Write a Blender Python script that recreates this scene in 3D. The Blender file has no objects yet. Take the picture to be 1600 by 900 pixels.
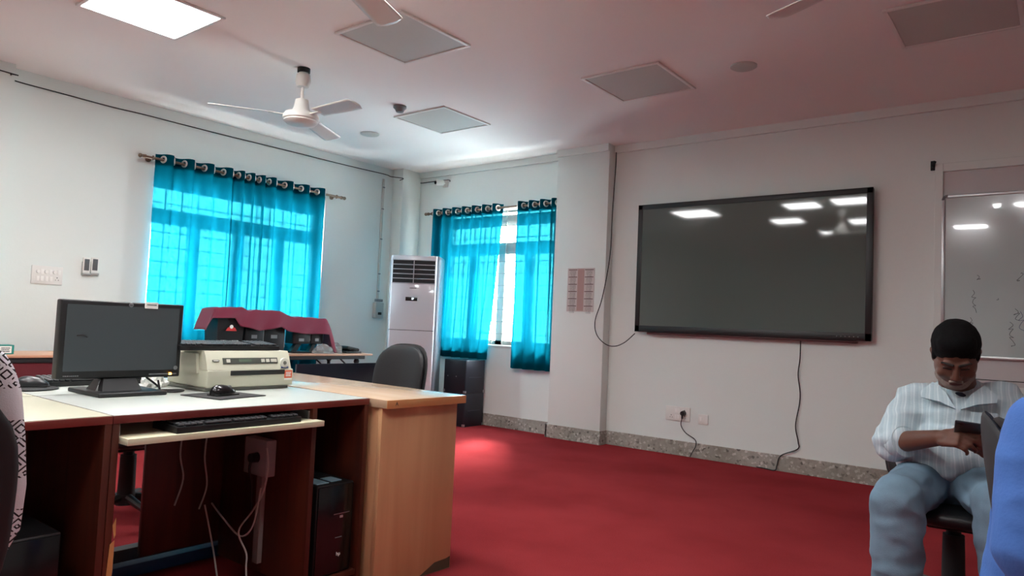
import bpy, bmesh, math, random
from math import pi, sin, cos, radians as R
from mathutils import Vector, Matrix, noise, Quaternion
random.seed(7)
V = Vector
C = bpy.context.scene.collection
SC = bpy.context.scene

# ------------------------------------------------------------------ camera
FPX, YAW, PITCH, ROLL, HC = 1108.138, 0.6637138, 0.0545119, 0.0434948, 1.060622
_f = V((-sin(YAW) * cos(PITCH), cos(YAW) * cos(PITCH), sin(PITCH)))
_r0 = _f.cross(V((0, 0, 1))).normalized(); _u0 = _r0.cross(_f)
_r = _r0 * cos(ROLL) + _u0 * sin(ROLL); _u = -_r0 * sin(ROLL) + _u0 * cos(ROLL)
EYE = V((0, 0, HC))
cam_d = bpy.data.cameras.new('camera'); cam_d.sensor_width = 36; cam_d.lens = FPX / 1600 * 36
cam_d.clip_start = 0.05
cam = bpy.data.objects.new('camera', cam_d); C.objects.link(cam); SC.camera = cam
cam.matrix_world = Matrix(((_r.x, _u.x, -_f.x, 0), (_r.y, _u.y, -_f.y, 0), (_r.z, _u.z, -_f.z, HC), (0, 0, 0, 1)))

def ray(px, py): return _f + _r * ((px - 800) / FPX) - _u * ((py - 450) / FPX)
def at(px, py, ax, val):                       # point seen at a pixel on the plane axis = val
    d = ray(px, py); t = (val - EYE[ax]) / d[ax]; return EYE + d * t
def dp(px, py, depth): return EYE + ray(px, py) * depth

# ------------------------------------------------------------------ world, exposure
SC.view_settings.view_transform = 'Standard'; SC.view_settings.look = 'None'
SC.view_settings.exposure = 2.55; SC.view_settings.gamma = 1; SC.view_settings.use_curve_mapping = False
SKY = 17.0
w = bpy.data.worlds.new('sky'); SC.world = w; w.use_nodes = True
bg = w.node_tree.nodes['Background']; bg.inputs[0].default_value = (0.88, 0.95, 1.0, 1); bg.inputs[1].default_value = SKY
SC.cycles.max_bounces = 10; SC.cycles.diffuse_bounces = 6; SC.cycles.glossy_bounces = 4
SC.cycles.transparent_max_bounces = 16; SC.cycles.transmission_bounces = 6
SC.cycles.sample_clamp_indirect = 6
SC.cycles.use_denoising = True
PANEL_LIGHT = 7.0
sun_d = bpy.data.lights.new('hazy_sun', 'SUN'); sun_d.energy = 14.0; sun_d.angle = R(16); sun_d.color = (1, .97, .93)
sun = bpy.data.objects.new('hazy_sun', sun_d); C.objects.link(sun); sun.location = (-8, 12, 12)
sun.rotation_euler = V((.58, -1.0, -1.02)).to_track_quat('-Z', 'Y').to_euler()

# ------------------------------------------------------------------ room measures
D, H, XL, XR, YB = 5.893, 2.836, -6.22, 2.7, -3.8
def portal(name, loc, rot, sx, sy):
    l = bpy.data.lights.new(name, 'AREA'); l.shape = 'RECTANGLE'; l.size = sx; l.size_y = sy; l.cycles.is_portal = True
    o = bpy.data.objects.new(name, l); C.objects.link(o); o.location = loc; o.rotation_euler = rot
portal('window_portal', (XL - 0.17, 3.77, 1.59), (0, R(-90), 0), 1.5, 1.8)
portal('window_portal', (-4.89, D + 0.17, 1.59), (R(-90), 0, 0), 1.6, 1.5)

# ------------------------------------------------------------------ materials
def srgb(r, g, b):
    f = lambda c: ((c / 255) / 12.92) if c / 255 <= .04045 else (((c / 255) + .055) / 1.055) ** 2.4
    return (f(r), f(g), f(b), 1)
_m = {}
def mat(name, col, rough=.6, metal=0, spec=.5, noise_s=0, noise_a=.12, bump=0, bump_s=80, emit=0, coat=0, trans=0, sheen=0):
    if name in _m: return _m[name]
    m = bpy.data.materials.new(name); m.use_nodes = True; n = m.node_tree.nodes; l = m.node_tree.links
    b = n['Principled BSDF']; b.inputs['Base Color'].default_value = col; b.inputs['Roughness'].default_value = rough
    b.inputs['Metallic'].default_value = metal; b.inputs['Specular IOR Level'].default_value = spec
    b.inputs['Coat Weight'].default_value = coat; b.inputs['Transmission Weight'].default_value = trans
    b.inputs['Sheen Weight'].default_value = sheen
    if emit: b.inputs['Emission Color'].default_value = col; b.inputs['Emission Strength'].default_value = emit
    tc = n.new('ShaderNodeTexCoord')
    if noise_s:
        t = n.new('ShaderNodeTexNoise'); t.inputs['Scale'].default_value = noise_s; t.inputs['Detail'].default_value = 5
        l.new(tc.outputs['Object'], t.inputs['Vector'])
        mx = n.new('ShaderNodeMix'); mx.data_type = 'RGBA'; l.new(t.outputs['Fac'], mx.inputs[0])
        mx.inputs[6].default_value = tuple(c * (1 - noise_a) for c in col[:3]) + (1,)
        mx.inputs[7].default_value = tuple(min(1, c * (1 + noise_a)) for c in col[:3]) + (1,)
        l.new(mx.outputs[2], b.inputs['Base Color'])
    if bump:
        t = n.new('ShaderNodeTexNoise'); t.inputs['Scale'].default_value = bump_s; t.inputs['Detail'].default_value = 4
        l.new(tc.outputs['Object'], t.inputs['Vector'])
        bp = n.new('ShaderNodeBump'); bp.inputs['Strength'].default_value = bump; bp.inputs['Distance'].default_value = .01
        l.new(t.outputs['Fac'], bp.inputs['Height']); l.new(bp.outputs[0], b.inputs['Normal'])
    _m[name] = m; return m

def wood(name, c1, c2, axis='Z', rough=.45, scale=6):
    m = mat(name, c1, rough); n = m.node_tree.nodes; l = m.node_tree.links; b = n['Principled BSDF']
    tc = n.new('ShaderNodeTexCoord'); mp = n.new('ShaderNodeMapping')
    s = {'X': (1, 14, 14), 'Y': (14, 1, 14), 'Z': (14, 14, 1)}[axis]
    mp.inputs['Scale'].default_value = s; l.new(tc.outputs['Object'], mp.inputs['Vector'])
    t = n.new('ShaderNodeTexNoise'); t.inputs['Scale'].default_value = scale / 4; t.inputs['Detail'].default_value = 6
    t.inputs['Distortion'].default_value = .6; l.new(mp.outputs[0], t.inputs['Vector'])
    r = n.new('ShaderNodeValToRGB'); r.color_ramp.elements[0].color = c1; r.color_ramp.elements[1].color = c2
    r.color_ramp.elements[0].position = .3; r.color_ramp.elements[1].position = .7
    l.new(t.outputs['Fac'], r.inputs[0]); l.new(r.outputs[0], b.inputs['Base Color'])
    return m

WALL = mat('wall_paint', srgb(222, 229, 225), .75, noise_s=1.2, noise_a=.03, bump=.08, bump_s=30, spec=.25)
CEIL = mat('ceiling_paint', srgb(238, 236, 232), .8, noise_s=.8, noise_a=.03, spec=.2)
def carpet():
    m = mat('red_carpet', srgb(150, 32, 38), 1.0, spec=.0); n = m.node_tree.nodes; l = m.node_tree.links; b = n['Principled BSDF']
    tc = n.new('ShaderNodeTexCoord')
    t = n.new('ShaderNodeTexNoise'); t.inputs['Scale'].default_value = 1.5; t.inputs['Detail'].default_value = 8
    t2 = n.new('ShaderNodeTexNoise'); t2.inputs['Scale'].default_value = 260; t2.inputs['Detail'].default_value = 2
    l.new(tc.outputs['Object'], t.inputs['Vector']); l.new(tc.outputs['Object'], t2.inputs['Vector'])
    a = n.new('ShaderNodeMath'); a.operation = 'ADD'; l.new(t.outputs['Fac'], a.inputs[0]); l.new(t2.outputs['Fac'], a.inputs[1])
    r = n.new('ShaderNodeValToRGB'); r.color_ramp.elements[0].position = .7; r.color_ramp.elements[1].position = 1.3
    r.color_ramp.elements[0].color = srgb(130, 44, 48); r.color_ramp.elements[1].color = srgb(156, 58, 61)
    h = n.new('ShaderNodeMath'); h.operation = 'MULTIPLY'; h.inputs[1].default_value = .6
    r.color_ramp.elements[0].position = .45; r.color_ramp.elements[1].position = .75
    l.new(a.outputs[0], h.inputs[0]); l.new(h.outputs[0], r.inputs[0]); l.new(r.outputs[0], b.inputs['Base Color'])
    bp = n.new('ShaderNodeBump'); bp.inputs['Strength'].default_value = .35; bp.inputs['Distance'].default_value = .004
    l.new(t2.outputs['Fac'], bp.inputs['Height']); l.new(bp.outputs[0], b.inputs['Normal'])
    return m
CARPET = carpet()
def terrazzo():
    m = mat('terrazzo', srgb(160, 156, 145), .6); n = m.node_tree.nodes; l = m.node_tree.links; b = n['Principled BSDF']
    tc = n.new('ShaderNodeTexCoord')
    v = n.new('ShaderNodeTexVoronoi'); v.inputs['Scale'].default_value = 55; l.new(tc.outputs['Object'], v.inputs['Vector'])
    t = n.new('ShaderNodeTexNoise'); t.inputs['Scale'].default_value = 4; t.inputs['Detail'].default_value = 8; l.new(tc.outputs['Object'], t.inputs['Vector'])
    sp = n.new('ShaderNodeSeparateColor'); l.new(v.outputs['Color'], sp.inputs[0])
    r = n.new('ShaderNodeValToRGB'); e = r.color_ramp.elements
    e[0].position = 0; e[0].color = srgb(105, 102, 96); e[1].position = .12; e[1].color = srgb(160, 157, 148)
    k = e.new(.85); k.color = srgb(172, 169, 160); k = e.new(.95); k.color = srgb(205, 202, 196)
    l.new(sp.outputs[0], r.inputs[0])
    mx = n.new('ShaderNodeMix'); mx.data_type = 'RGBA'; mx.blend_type = 'MULTIPLY'; mx.inputs[0].default_value = 1
    r2 = n.new('ShaderNodeValToRGB'); r2.color_ramp.elements[0].position = .3; r2.color_ramp.elements[0].color = (.62, .6, .56, 1); r2.color_ramp.elements[1].position = .65; r2.color_ramp.elements[1].color = (1, 1, 1, 1)
    l.new(t.outputs['Fac'], r2.inputs[0]); l.new(r.outputs[0], mx.inputs[6]); l.new(r2.outputs[0], mx.inputs[7]); l.new(mx.outputs[2], b.inputs['Base Color'])
    return m
TERR = terrazzo()
BLACK = mat('black_plastic', srgb(22, 23, 25), .42, noise_s=40, noise_a=.1)
BLACKM = mat('black_matte', srgb(24, 24, 26), .75)
GLOSSB = mat('gloss_black', srgb(14, 15, 17), .18)
LEATHER = mat('black_leatherette', srgb(24, 25, 28), .42, bump=.15, bump_s=200)
SCREEN = mat('screen_glass', srgb(84, 95, 91), .045, spec=.55)
MSCREEN = mat('monitor_screen', srgb(68, 75, 78), .22, spec=.5)
WHITEP = mat('white_plastic', srgb(225, 225, 220), .4)
CREAM = mat('cream_plastic', srgb(196, 196, 176), .5, noise_s=6, noise_a=.05)
CREAMD = mat('cream_plastic_dark', srgb(95, 96, 88), .5)
LAMW = mat('white_laminate', srgb(178, 184, 178), .32, noise_s=3, noise_a=.03)
LAMC = mat('cream_laminate', srgb(184, 182, 160), .35, noise_s=3, noise_a=.04)
MAHOG = wood('mahogany', srgb(88, 40, 25), srgb(62, 28, 18), 'Z', .42)
MAHOGE = wood('mahogany_edge', srgb(122, 50, 42), srgb(100, 38, 34), 'Y', .4)
BEECH = wood('beech_veneer', srgb(208, 162, 120), srgb(192, 144, 102), 'Z', .4, 3)
BEECHT = wood('beech_top', srgb(190, 164, 138), srgb(176, 148, 120), 'X', .16, 3)
TAN = mat('tan_laminate', srgb(196, 150, 122), .4)
MAROONL = mat('maroon_laminate', srgb(100, 44, 50), .25)
STEEL = mat('brushed_steel', srgb(170, 165, 158), .28, metal=1)
CHROME = mat('chrome', srgb(235, 232, 225), .3, metal=.7)
RODM = mat('rod_metal', srgb(140, 120, 105), .35, metal=1)
ALU = mat('aluminium', srgb(190, 192, 194), .35, metal=.8)
GREYP = mat('grey_plastic', srgb(120, 124, 126), .5)
ACW = mat('ac_white', srgb(214, 216, 222), .18, coat=.5)
ACG = mat('ac_grey', srgb(128, 136, 144), .35)
FRAMEM = mat('window_frame_glare', srgb(165, 162, 156), .5)  # frame grey made lighter, window glare is put into the base colour
GRILLEM = mat('grille_paint', srgb(150, 148, 142), .5)
CABLE = mat('black_cable', srgb(22, 22, 22), .6)
CABLEW = mat('white_cable', srgb(190, 188, 182), .6)
MAROONC = mat('maroon_cloth', srgb(122, 34, 60), .85, bump=.3, bump_s=300, noise_s=5, noise_a=.08, sheen=.2)
PAPER = mat('paper', srgb(235, 235, 230), .8)
RED = mat('red_print', srgb(196, 52, 52), .6)
ORANGE = mat('orange_label', srgb(214, 92, 58), .5)
TEALB = mat('teal_card', srgb(30, 130, 118), .5)
INK = mat('ink', srgb(50, 52, 60), .7)
BLUEINK = mat('blue_ink', srgb(60, 62, 110), .7)
DIFF = mat('diffuser_off', srgb(190, 192, 186), .45, noise_s=250, noise_a=.06)
LIT = mat('diffuser_lit', (1, 1, 1, 1), .5, emit=PANEL_LIGHT)
LITLED = mat('amber_led', srgb(255, 170, 60), .5, emit=3)
LEDW = mat('display_led', srgb(200, 225, 240), .5, emit=1.5)
FANW = mat('fan_white', srgb(214, 212, 206), .35)
WB = mat('whiteboard_enamel', srgb(178, 194, 193), .13, noise_s=3, noise_a=.03, spec=1.0, coat=1)
SMUDGE = mat('worn_patch', srgb(196, 140, 84), .6)

def glass():
    m = bpy.data.materials.new('pane_glass'); m.use_nodes = True; n = m.node_tree.nodes; l = m.node_tree.links
    n.remove(n['Principled BSDF']); t = n.new('ShaderNodeBsdfTransparent'); t.inputs[0].default_value = (.95, .97, .97, 1)
    g = n.new('ShaderNodeBsdfGlossy'); g.inputs['Roughness'].default_value = .03
    mx = n.new('ShaderNodeMixShader'); mx.inputs[0].default_value = .05
    l.new(t.outputs[0], mx.inputs[1]); l.new(g.outputs[0], mx.inputs[2]); l.new(mx.outputs[0], n['Material Output'].inputs[0]); return m
GLASS = glass()
def clearbag():
    m = bpy.data.materials.new('clear_film'); m.use_nodes = True; n = m.node_tree.nodes; l = m.node_tree.links
    n.remove(n['Principled BSDF']); t = n.new('ShaderNodeBsdfTransparent'); t.inputs[0].default_value = (.8, .8, .8, 1)
    g = n.new('ShaderNodeBsdfPrincipled'); g.inputs['Roughness'].default_value = .2; g.inputs['Base Color'].default_value = (.6, .6, .6, 1)
    mx = n.new('ShaderNodeMixShader'); mx.inputs[0].default_value = .3
    l.new(t.outputs[0], mx.inputs[1]); l.new(g.outputs[0], mx.inputs[2]); l.new(mx.outputs[0], n['Material Output'].inputs[0]); return m
FILM = clearbag()
def curtain_mat(name, thin, tr):
    m = bpy.data.materials.new(name); m.use_nodes = True; n = m.node_tree.nodes; l = m.node_tree.links
    n.remove(n['Principled BSDF'])
    tc = n.new('ShaderNodeTexCoord'); wv = n.new('ShaderNodeTexNoise'); wv.inputs['Scale'].default_value = 130; wv.inputs['Detail'].default_value = 3
    l.new(tc.outputs['Object'], wv.inputs['Vector'])
    d = n.new('ShaderNodeBsdfDiffuse'); d.inputs[0].default_value = (.0, .10, .15, 1)
    t = n.new('ShaderNodeBsdfTranslucent'); t.inputs[0].default_value = (.0006, .044, .068, 1)
    a = n.new('ShaderNodeMixShader'); a.inputs[0].default_value = .5
    l.new(d.outputs[0], a.inputs[1]); l.new(t.outputs[0], a.inputs[2])
    tp = n.new('ShaderNodeBsdfTransparent'); tp.inputs[0].default_value = (.10, .85, .92, 1)
    rr = n.new('ShaderNodeMapRange'); rr.inputs['From Min'].default_value = .35; rr.inputs['From Max'].default_value = .7
    rr.inputs['To Min'].default_value = tr * .5; rr.inputs['To Max'].default_value = tr * 1.7
    l.new(wv.outputs['Fac'], rr.inputs['Value'])
    b = n.new('ShaderNodeMixShader'); l.new(rr.outputs[0], b.inputs[0]); l.new(a.outputs[0], b.inputs[1]); l.new(tp.outputs[0], b.inputs[2])
    l.new(b.outputs[0], n['Material Output'].inputs[0]); return m
CURT = curtain_mat('teal_curtain', 1, .0095)
CURTH = curtain_mat('teal_curtain_hem', 1, .002)

# ------------------------------------------------------------------ mesh builder
class MB:
    def __init__(s): s.b = bmesh.new()
    def box(s, x0, x1, y0, y1, z0, z1, bev=0, seg=2, M=None):
        r = bmesh.ops.create_cube(s.b, size=1)['verts']
        for v in r: v.co = V(((x0 + x1) / 2 + v.co.x * (x1 - x0), (y0 + y1) / 2 + v.co.y * (y1 - y0), (z0 + z1) / 2 + v.co.z * (z1 - z0)))
        if bev:
            es = list({e for v in r for e in v.link_edges})
            o = bmesh.ops.bevel(s.b, geom=es, offset=bev, segments=seg, affect='EDGES', profile=.5)
            r = list({v for f in o['faces'] for v in f.verts} | {v for v in r if v.is_valid})
        if M:
            for v in r: v.co = M @ v.co
        return s
    def cyl(s, p, q, r1, r2=None, n=20, caps=True):
        p, q = V(p), V(q); r2 = r1 if r2 is None else r2; d = q - p
        o = bmesh.ops.create_cone(s.b, cap_ends=caps, segments=n, radius1=r1, radius2=r2, depth=d.length)['verts']
        M = Matrix.Translation((p + q) / 2) @ d.to_track_quat('Z', 'Y').to_matrix().to_4x4()
        for v in o: v.co = M @ v.co
        return s
    def ell(s, c, r, M=None, u=20, v=14):
        o = bmesh.ops.create_uvsphere(s.b, u_segments=u, v_segments=v, radius=1)['verts']
        rr = (r, r, r) if isinstance(r, (int, float)) else r
        for w_ in o:
            w_.co = V((w_.co.x * rr[0], w_.co.y * rr[1], w_.co.z * rr[2]))
            if M: w_.co = M @ w_.co
            w_.co += V(c)
        return s
    def cap(s, p, q, r1, r2=None, n=16):          # tapered capsule
        r2 = r1 if r2 is None else r2
        s.cyl(p, q, r1, r2, n); s.ell(p, r1, u=n, v=10); s.ell(q, r2, u=n, v=10); return s
    def tube(s, pts, r, n=8):
        pts = smooth(pts) if len(pts) > 2 else [V(p) for p in pts]
        rings = []
        up = None
        for i, p in enumerate(pts):
            t = (pts[min(i + 1, len(pts) - 1)] - pts[max(i - 1, 0)]).normalized()
            if up is None: up = t.orthogonal().normalized()
            up = (up - t * up.dot(t)).normalized(); bi = t.cross(up)
            rings.append([s.b.verts.new(p + (up * cos(2 * pi * k / n) + bi * sin(2 * pi * k / n)) * r) for k in range(n)])
        for a, b in zip(rings, rings[1:]):
            for k in range(n): s.b.faces.new((a[k], a[(k + 1) % n], b[(k + 1) % n], b[k]))
        s.b.faces.new(rings[0][::-1]); s.b.faces.new(rings[-1]); return s
    def lathe(s, prof, c=(0, 0, 0), n=32, M=None):  # profile (r, z)
        rings = []
        for r, z in prof:
            rings.append([s.b.verts.new(V(c) + V((max(r, 1e-4) * cos(2 * pi * k / n), max(r, 1e-4) * sin(2 * pi * k / n), z))) for k in range(n)])
        for a, b in zip(rings, rings[1:]):
            for k in range(n): s.b.faces.new((a[k], a[(k + 1) % n], b[(k + 1) % n], b[k]))
        s.b.faces.new(rings[0][::-1]); s.b.faces.new(rings[-1])
        if M:
            for rg in rings:
                for v in rg: v.co = M @ v.co
        return s
    def prism(s, poly, vec):                      # polygon of 3-D points extruded by vec
        a = [s.b.verts.new(V(p)) for p in poly]; b = [s.b.verts.new(V(p) + V(vec)) for p in poly]
        s.b.faces.new(a[::-1]); s.b.faces.new(b)
        for k in range(len(a)): s.b.faces.new((a[k], a[(k + 1) % len(a)], b[(k + 1) % len(a)], b[k]))
        return s
    def grid(s, fn, nu, nv, close_u=False):
        g = [[s.b.verts.new(V(fn(i / nu, j / nv))) for j in range(nv + 1)] for i in range(nu + (0 if close_u else 1))]
        for i in range(nu):
            for j in range(nv):
                i2 = (i + 1) % len(g)
                s.b.faces.new((g[i][j], g[i2][j], g[i2][j + 1], g[i][j + 1]))
        return s
    def torus(s, c, axis, R_, r, n=20, k=8):
        q = V(axis).normalized().to_track_quat('Z', 'Y')
        def fn(u, v):
            a, b = 2 * pi * u, 2 * pi * v
            return V(c) + q @ V(((R_ + r * cos(b)) * cos(a), (R_ + r * cos(b)) * sin(a), r * sin(b)))
        return s.grid(fn, n, k, True)
    def build(s, name, m, parent=None, smooth_=True, solid=0):
        bmesh.ops.recalc_face_normals(s.b, faces=s.b.faces)
        me = bpy.data.meshes.new(name); s.b.to_mesh(me); s.b.free()
        me.materials.append(m)
        o = bpy.data.objects.new(name, me); C.objects.link(o)
        if parent: o.parent = parent
        if smooth_:
            me.polygons.foreach_set('use_smooth', [True] * len(me.polygons))
            try: me.set_sharp_from_angle(angle=R(35))
            except Exception: pass
        if solid:
            md = o.modifiers.new('s', 'SOLIDIFY'); md.thickness = solid; md.offset = 0
        return o
def smooth(pts, k=6):
    pts = [V(p) for p in pts]; out = []
    for i in range(len(pts) - 1):
        p0 = pts[max(i - 1, 0)]; p1 = pts[i]; p2 = pts[i + 1]; p3 = pts[min(i + 2, len(pts) - 1)]
        for j in range(k):
            t = j / k
            out.append(.5 * ((2 * p1) + (p2 - p0) * t + (2 * p0 - 5 * p1 + 4 * p2 - p3) * t * t + (3 * p1 - p0 - 3 * p2 + p3) * t ** 3))
    out.append(pts[-1]); return out

def thing(name, label, cat, loc=(0, 0, 0), rz=0, group=None):
    o = bpy.data.objects.new(name, None); C.objects.link(o); o.location = loc; o.rotation_euler = (0, 0, rz)
    o.empty_display_size = .1
    o['label'] = label; o['category'] = cat
    if group: o['group'] = group
    return o
def tag(o, label, cat, group=None):
    o['label'] = label; o['category'] = cat
    if group: o['group'] = group
    return o
def struct(o): o['kind'] = 'structure'; return o
def dup(root, loc, rz, label, group=None):
    r = root.copy(); C.objects.link(r); r.location = loc; r.rotation_euler = (0, 0, rz); r['label'] = label
    if group: r['group'] = group
    def rec(a, b):
        for ch in list(a.children):
            c = ch.copy(); C.objects.link(c); c.parent = b; rec(ch, c)
    rec(root, r)
    return r
def text(s, size, m, parent, M, name='lettering', ext=.0004, align='CENTER'):
    cu = bpy.data.curves.new(name, 'FONT'); cu.body = s; cu.size = size; cu.extrude = ext; cu.align_x = align; cu.align_y = 'CENTER'; cu.resolution_u = 3
    t = bpy.data.objects.new('tmp', cu); C.objects.link(t)
    dg = bpy.context.evaluated_depsgraph_get(); me = bpy.data.meshes.new_from_object(t.evaluated_get(dg))
    bpy.data.objects.remove(t); bpy.data.curves.remove(cu)
    me.transform(M); me.materials.clear(); me.materials.append(m); me.name = name
    o = bpy.data.objects.new(name, me); C.objects.link(o)
    if parent: o.parent = parent
    return o
def basis(o, x, y):                                # matrix placing text: x = reading direction, y = up
    x, y = V(x).normalized(), V(y).normalized(); z = x.cross(y)
    return Matrix(((x.x, y.x, z.x, o[0]), (x.y, y.y, z.y, o[1]), (x.z, y.z, z.z, o[2]), (0, 0, 0, 1)))

def marks(w_, h_, rows, m, parent, M, name='printed_marks', seed=1):
    # unreadable small print: rows of short strokes
    rnd = random.Random(seed); b = MB(); rh = h_ / rows
    for i in range(rows):
        x = -w_ / 2; z = h_ / 2 - (i + .5) * rh
        while x < w_ / 2 - w_ * .06:
            l_ = min(w_ * rnd.uniform(.05, .13), w_ / 2 - x); b.box(x, x + l_, z - rh * .3, z + rh * .3, 0, .0006, M=M); x += l_ + w_ * .035
    return b.build(name, m, parent)

# ------------------------------------------------------------------ shell
struct(MB().box(XL - .3, XR + .2, YB - .2, D + .3, -.1, 0).build('floor', CARPET))
struct(MB().box(XL - .3, XR + .2, YB - .2, D + .3, H, H + .15).build('ceiling', CEIL))
WY0, WY1, WZ0, WZ1 = 2.86, 4.66, .86, 2.32         # left window opening
b = MB()
b.box(XL - .25, XL, YB, WY0, 0, H).box(XL - .25, XL, WY1, D, 0, H).box(XL - .25, XL, WY0, WY1, 0, WZ0).box(XL - .25, XL, WY0, WY1, WZ1, H)
b.box(XL, XL + .1, YB, 1.76, 0, H)
struct(b.build('wall_left', WALL, smooth_=False))
WX0, WX1 = -5.68, -4.1
b = MB()
b.box(XL - .25, WX0, D, D + .25, 0, H).box(WX1, XR + .2, D, D + .25, 0, H).box(WX0, WX1, D, D + .25, 0, WZ0).box(WX0, WX1, D, D + .25, WZ1, H)
struct(b.build('wall_back', WALL, smooth_=False))
struct(MB().box(XR, XR + .2, YB, D, 0, H).build('wall_right', WALL))
struct(MB().box(XL - .25, XR + .2, YB - .2, YB, 0, H).build('wall_front', WALL))
struct(MB().box(-4.0, -3.41, D - .12, D, 0, H, .004).build('trim_1', WALL))                     # pillar
struct(MB().box(XL, XL + .17, 5.6, D, 0, H, .004).build('trim_2', WALL))                         # corner column
b = MB().box(XL + .17, -4.0, D - .025, D, H - .07, H).box(-4.0, -3.41, D - .145, D - .12, H - .07, H).box(-3.41, XR, D - .025, D, H - .07, H)
struct(b.build('trim_3', WALL, smooth_=False))
bt = .127
b = MB().box(XL + .17, -4.01, D - .012, D, 0, bt, .003).box(-4.02, -3.40, D - .135, D - .12, 0, bt, .003).box(-3.41, -3.398, D - .12, D - .01, 0, bt, .002).box(-4.022, -4.0, D - .135, D - .01, 0, bt, .002).box(-3.398, XR, D - .012, D, 0, bt, .003)
struct(b.build('baseboard_back', TERR, smooth_=False))
struct(MB().box(XL, XL + .012, 1.76, 5.6, 0, bt, .003).build('baseboard_left', TERR))

# windows
def window(n, M, wid, sashes):
    """local frame: x along the wall, y outward, z up"""
    e = bpy.data.objects.new('window_%d' % n, None); C.objects.link(e); e.matrix_world = M; e['kind'] = 'structure'
    z0, z1, tz = WZ0, WZ1, 1.90
    f = MB(); t = .05
    f.box(0, wid, .10, .16, z0, z0 + .045).box(0, wid, .10, .16, z1 - .16, z1 - (.045 if n == 2 else .02)).box(0, wid, .10, .16, z1 - .02, z1)
    f.box(0, t, .10, .16, z0, z1).box(wid - t, wid, .10, .16, z0, z1).box(0, wid, .09, .17, tz - .06, tz + .07)
    for s in sashes: f.box(s - .05, s + .05, .10, .16, z0, tz)
    f.build('window_frame', FRAMEM, e, False)
    g = MB()
    z = z0 + .12
    while z < z1 - .05:
        if not (tz - .1 < z < tz + .1): g.box(0, wid, .072, .082, z - .005, z + .005)
        z += .13
    x = .15
    while x < wid - .05:
        g.cyl((x, .077, z0), (x, .077, z1), .006, n=8); x += .15
    g.build('grille', GRILLEM, e)
    xs = [t] + [v for s in sashes for v in (s - .05, s + .05)] + [wid - t]
    p = MB()
    for a, c in zip(xs[::2], xs[1::2]): p.box(a, c, .128, .132, z0 + .045, tz - .06)
    p.box(t, wid - t, .128, .132, tz + .07, z1 - .16)
    p.build('pane', GLASS, e, False)
    MB().box(-.02, wid + .02, -.012, .10, z0 - .025, z0, .004).build('window_sill', WALL, e)
    return e
window(1, Matrix(((0, -1, 0, XL), (1, 0, 0, WY0), (0, 0, 1, 0), (0, 0, 0, 1))), WY1 - WY0, [.45, .9, 1.35])
window(2, Matrix(((1, 0, 0, WX0), (0, 1, 0, D), (0, 0, 1, 0), (0, 0, 0, 1))), WX1 - WX0, [.42, .84, 1.2])

# ceiling light panels
def panel(x, y, lit, label, s=.6):
    t = thing('ceiling_light', label, 'ceiling light', (x, y, H), 0, 'square ceiling light panels')
    b = MB(); h = s / 2; k = .022
    b.box(-h, h, -h, -h + k, -.012, 0, .002).box(-h, h, h - k, h, -.012, 0, .002).box(-h, -h + k, -h + k, h - k, -.012, 0, .002).box(h - k, h, -h + k, h - k, -.012, 0, .002)
    b.build('frame', WHITEP, t)
    MB().box(-h + k, h - k, -h + k, h - k, -.006, 0).build('diffuser', LIT if lit else DIFF, t)
    return t
panel(-4.27, 1.88, True, 'brightly lit square ceiling panel at the top left of the photo')
panel(-3.279, 2.976, False, 'unlit ceiling panel with a fan blade crossing below its far edge')
panel(-4.296, 4.405, False, 'unlit ceiling panel nearest the second curtained window')
panel(-2.398, 4.433, False, 'unlit grey ceiling panel above the left part of the big screen')
panel(-.473, 4.39, False, 'dark unlit ceiling panel at the top right corner, toward the whiteboard')
for x, y, lb in ((-2.75, 1.95, 'right of the desks'), (-2.13, 2.05, 'beside the second fan'), (-3.3, .75, 'over the near desks'), (-2.3, .35, 'just left of the camera'), (-2.95, -.6, 'behind the near chair'), (-1.1, -.6, 'behind the camera'), (-.5, 1.1, 'above the camera')):
    panel(x, y, True, 'lit ceiling panel out of the frame, ' + lb, .46)

# ceiling fans
def fan(x, y, drop, rot, label):
    t = thing('ceiling_fan', label, 'ceiling fan', (x, y, H), rot)
    z = -drop
    MB().lathe([(.045, 0), (.045, -.03), (.03, -.035)], n=16).build('ceiling_hook', BLACKM, t)
    MB().lathe([(.03, -.03), (.05, -.05), (.055, -.10), (.04, -.135), (.02, -.14)], n=24).build('canopy', FANW, t)
    MB().cyl((0, 0, -.13), (0, 0, z + .09), .012, n=14).build('downrod', FANW, t)
    MB().lathe([(.02, z + .13), (.045, z + .12), (.055, z + .06), (.07, z + .03), (.112, z + .02), (.125, z), (.125, z - .022), (.115, z - .03), (.118, z - .038), (.1, z - .055), (.05, z - .065), (.01, z - .068)], n=40).build('motor', FANW, t)
    for k in range(3):
        a = 2 * pi * k / 3; M = Matrix.Rotation(a, 4, 'Z')
        def fn(u, v):
            r = .19 + u * .42; wd = .055 + .012 * u
            yy = (v - .5) * 2 * wd * (1 if u < .93 else math.sqrt(max(.05, 1 - ((u - .93) / .075) ** 2)))
            return M @ V((r, yy, z + .004 - yy * .22 - .006 * u))
        b = MB().grid(fn, 18, 6)
        bl = b.build('blade', FANW, t, solid=.004)
        MB().box(.10, .22, -.018, .018, z - .004, z + .004, .002, M=M).build('bracket', FANW, bl)
    return t
fan(-4.288, 2.963, .35, 0, 'white three-bladed ceiling fan hanging left of centre')
fan(-2.32, 1.67, .35, R(112), 'ceiling fan above the frame, one blade tip over the middle unlit panel')
fan(-.47, 2.88, .35, R(157), 'ceiling fan above the frame, one blade tip showing right of centre')

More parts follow.
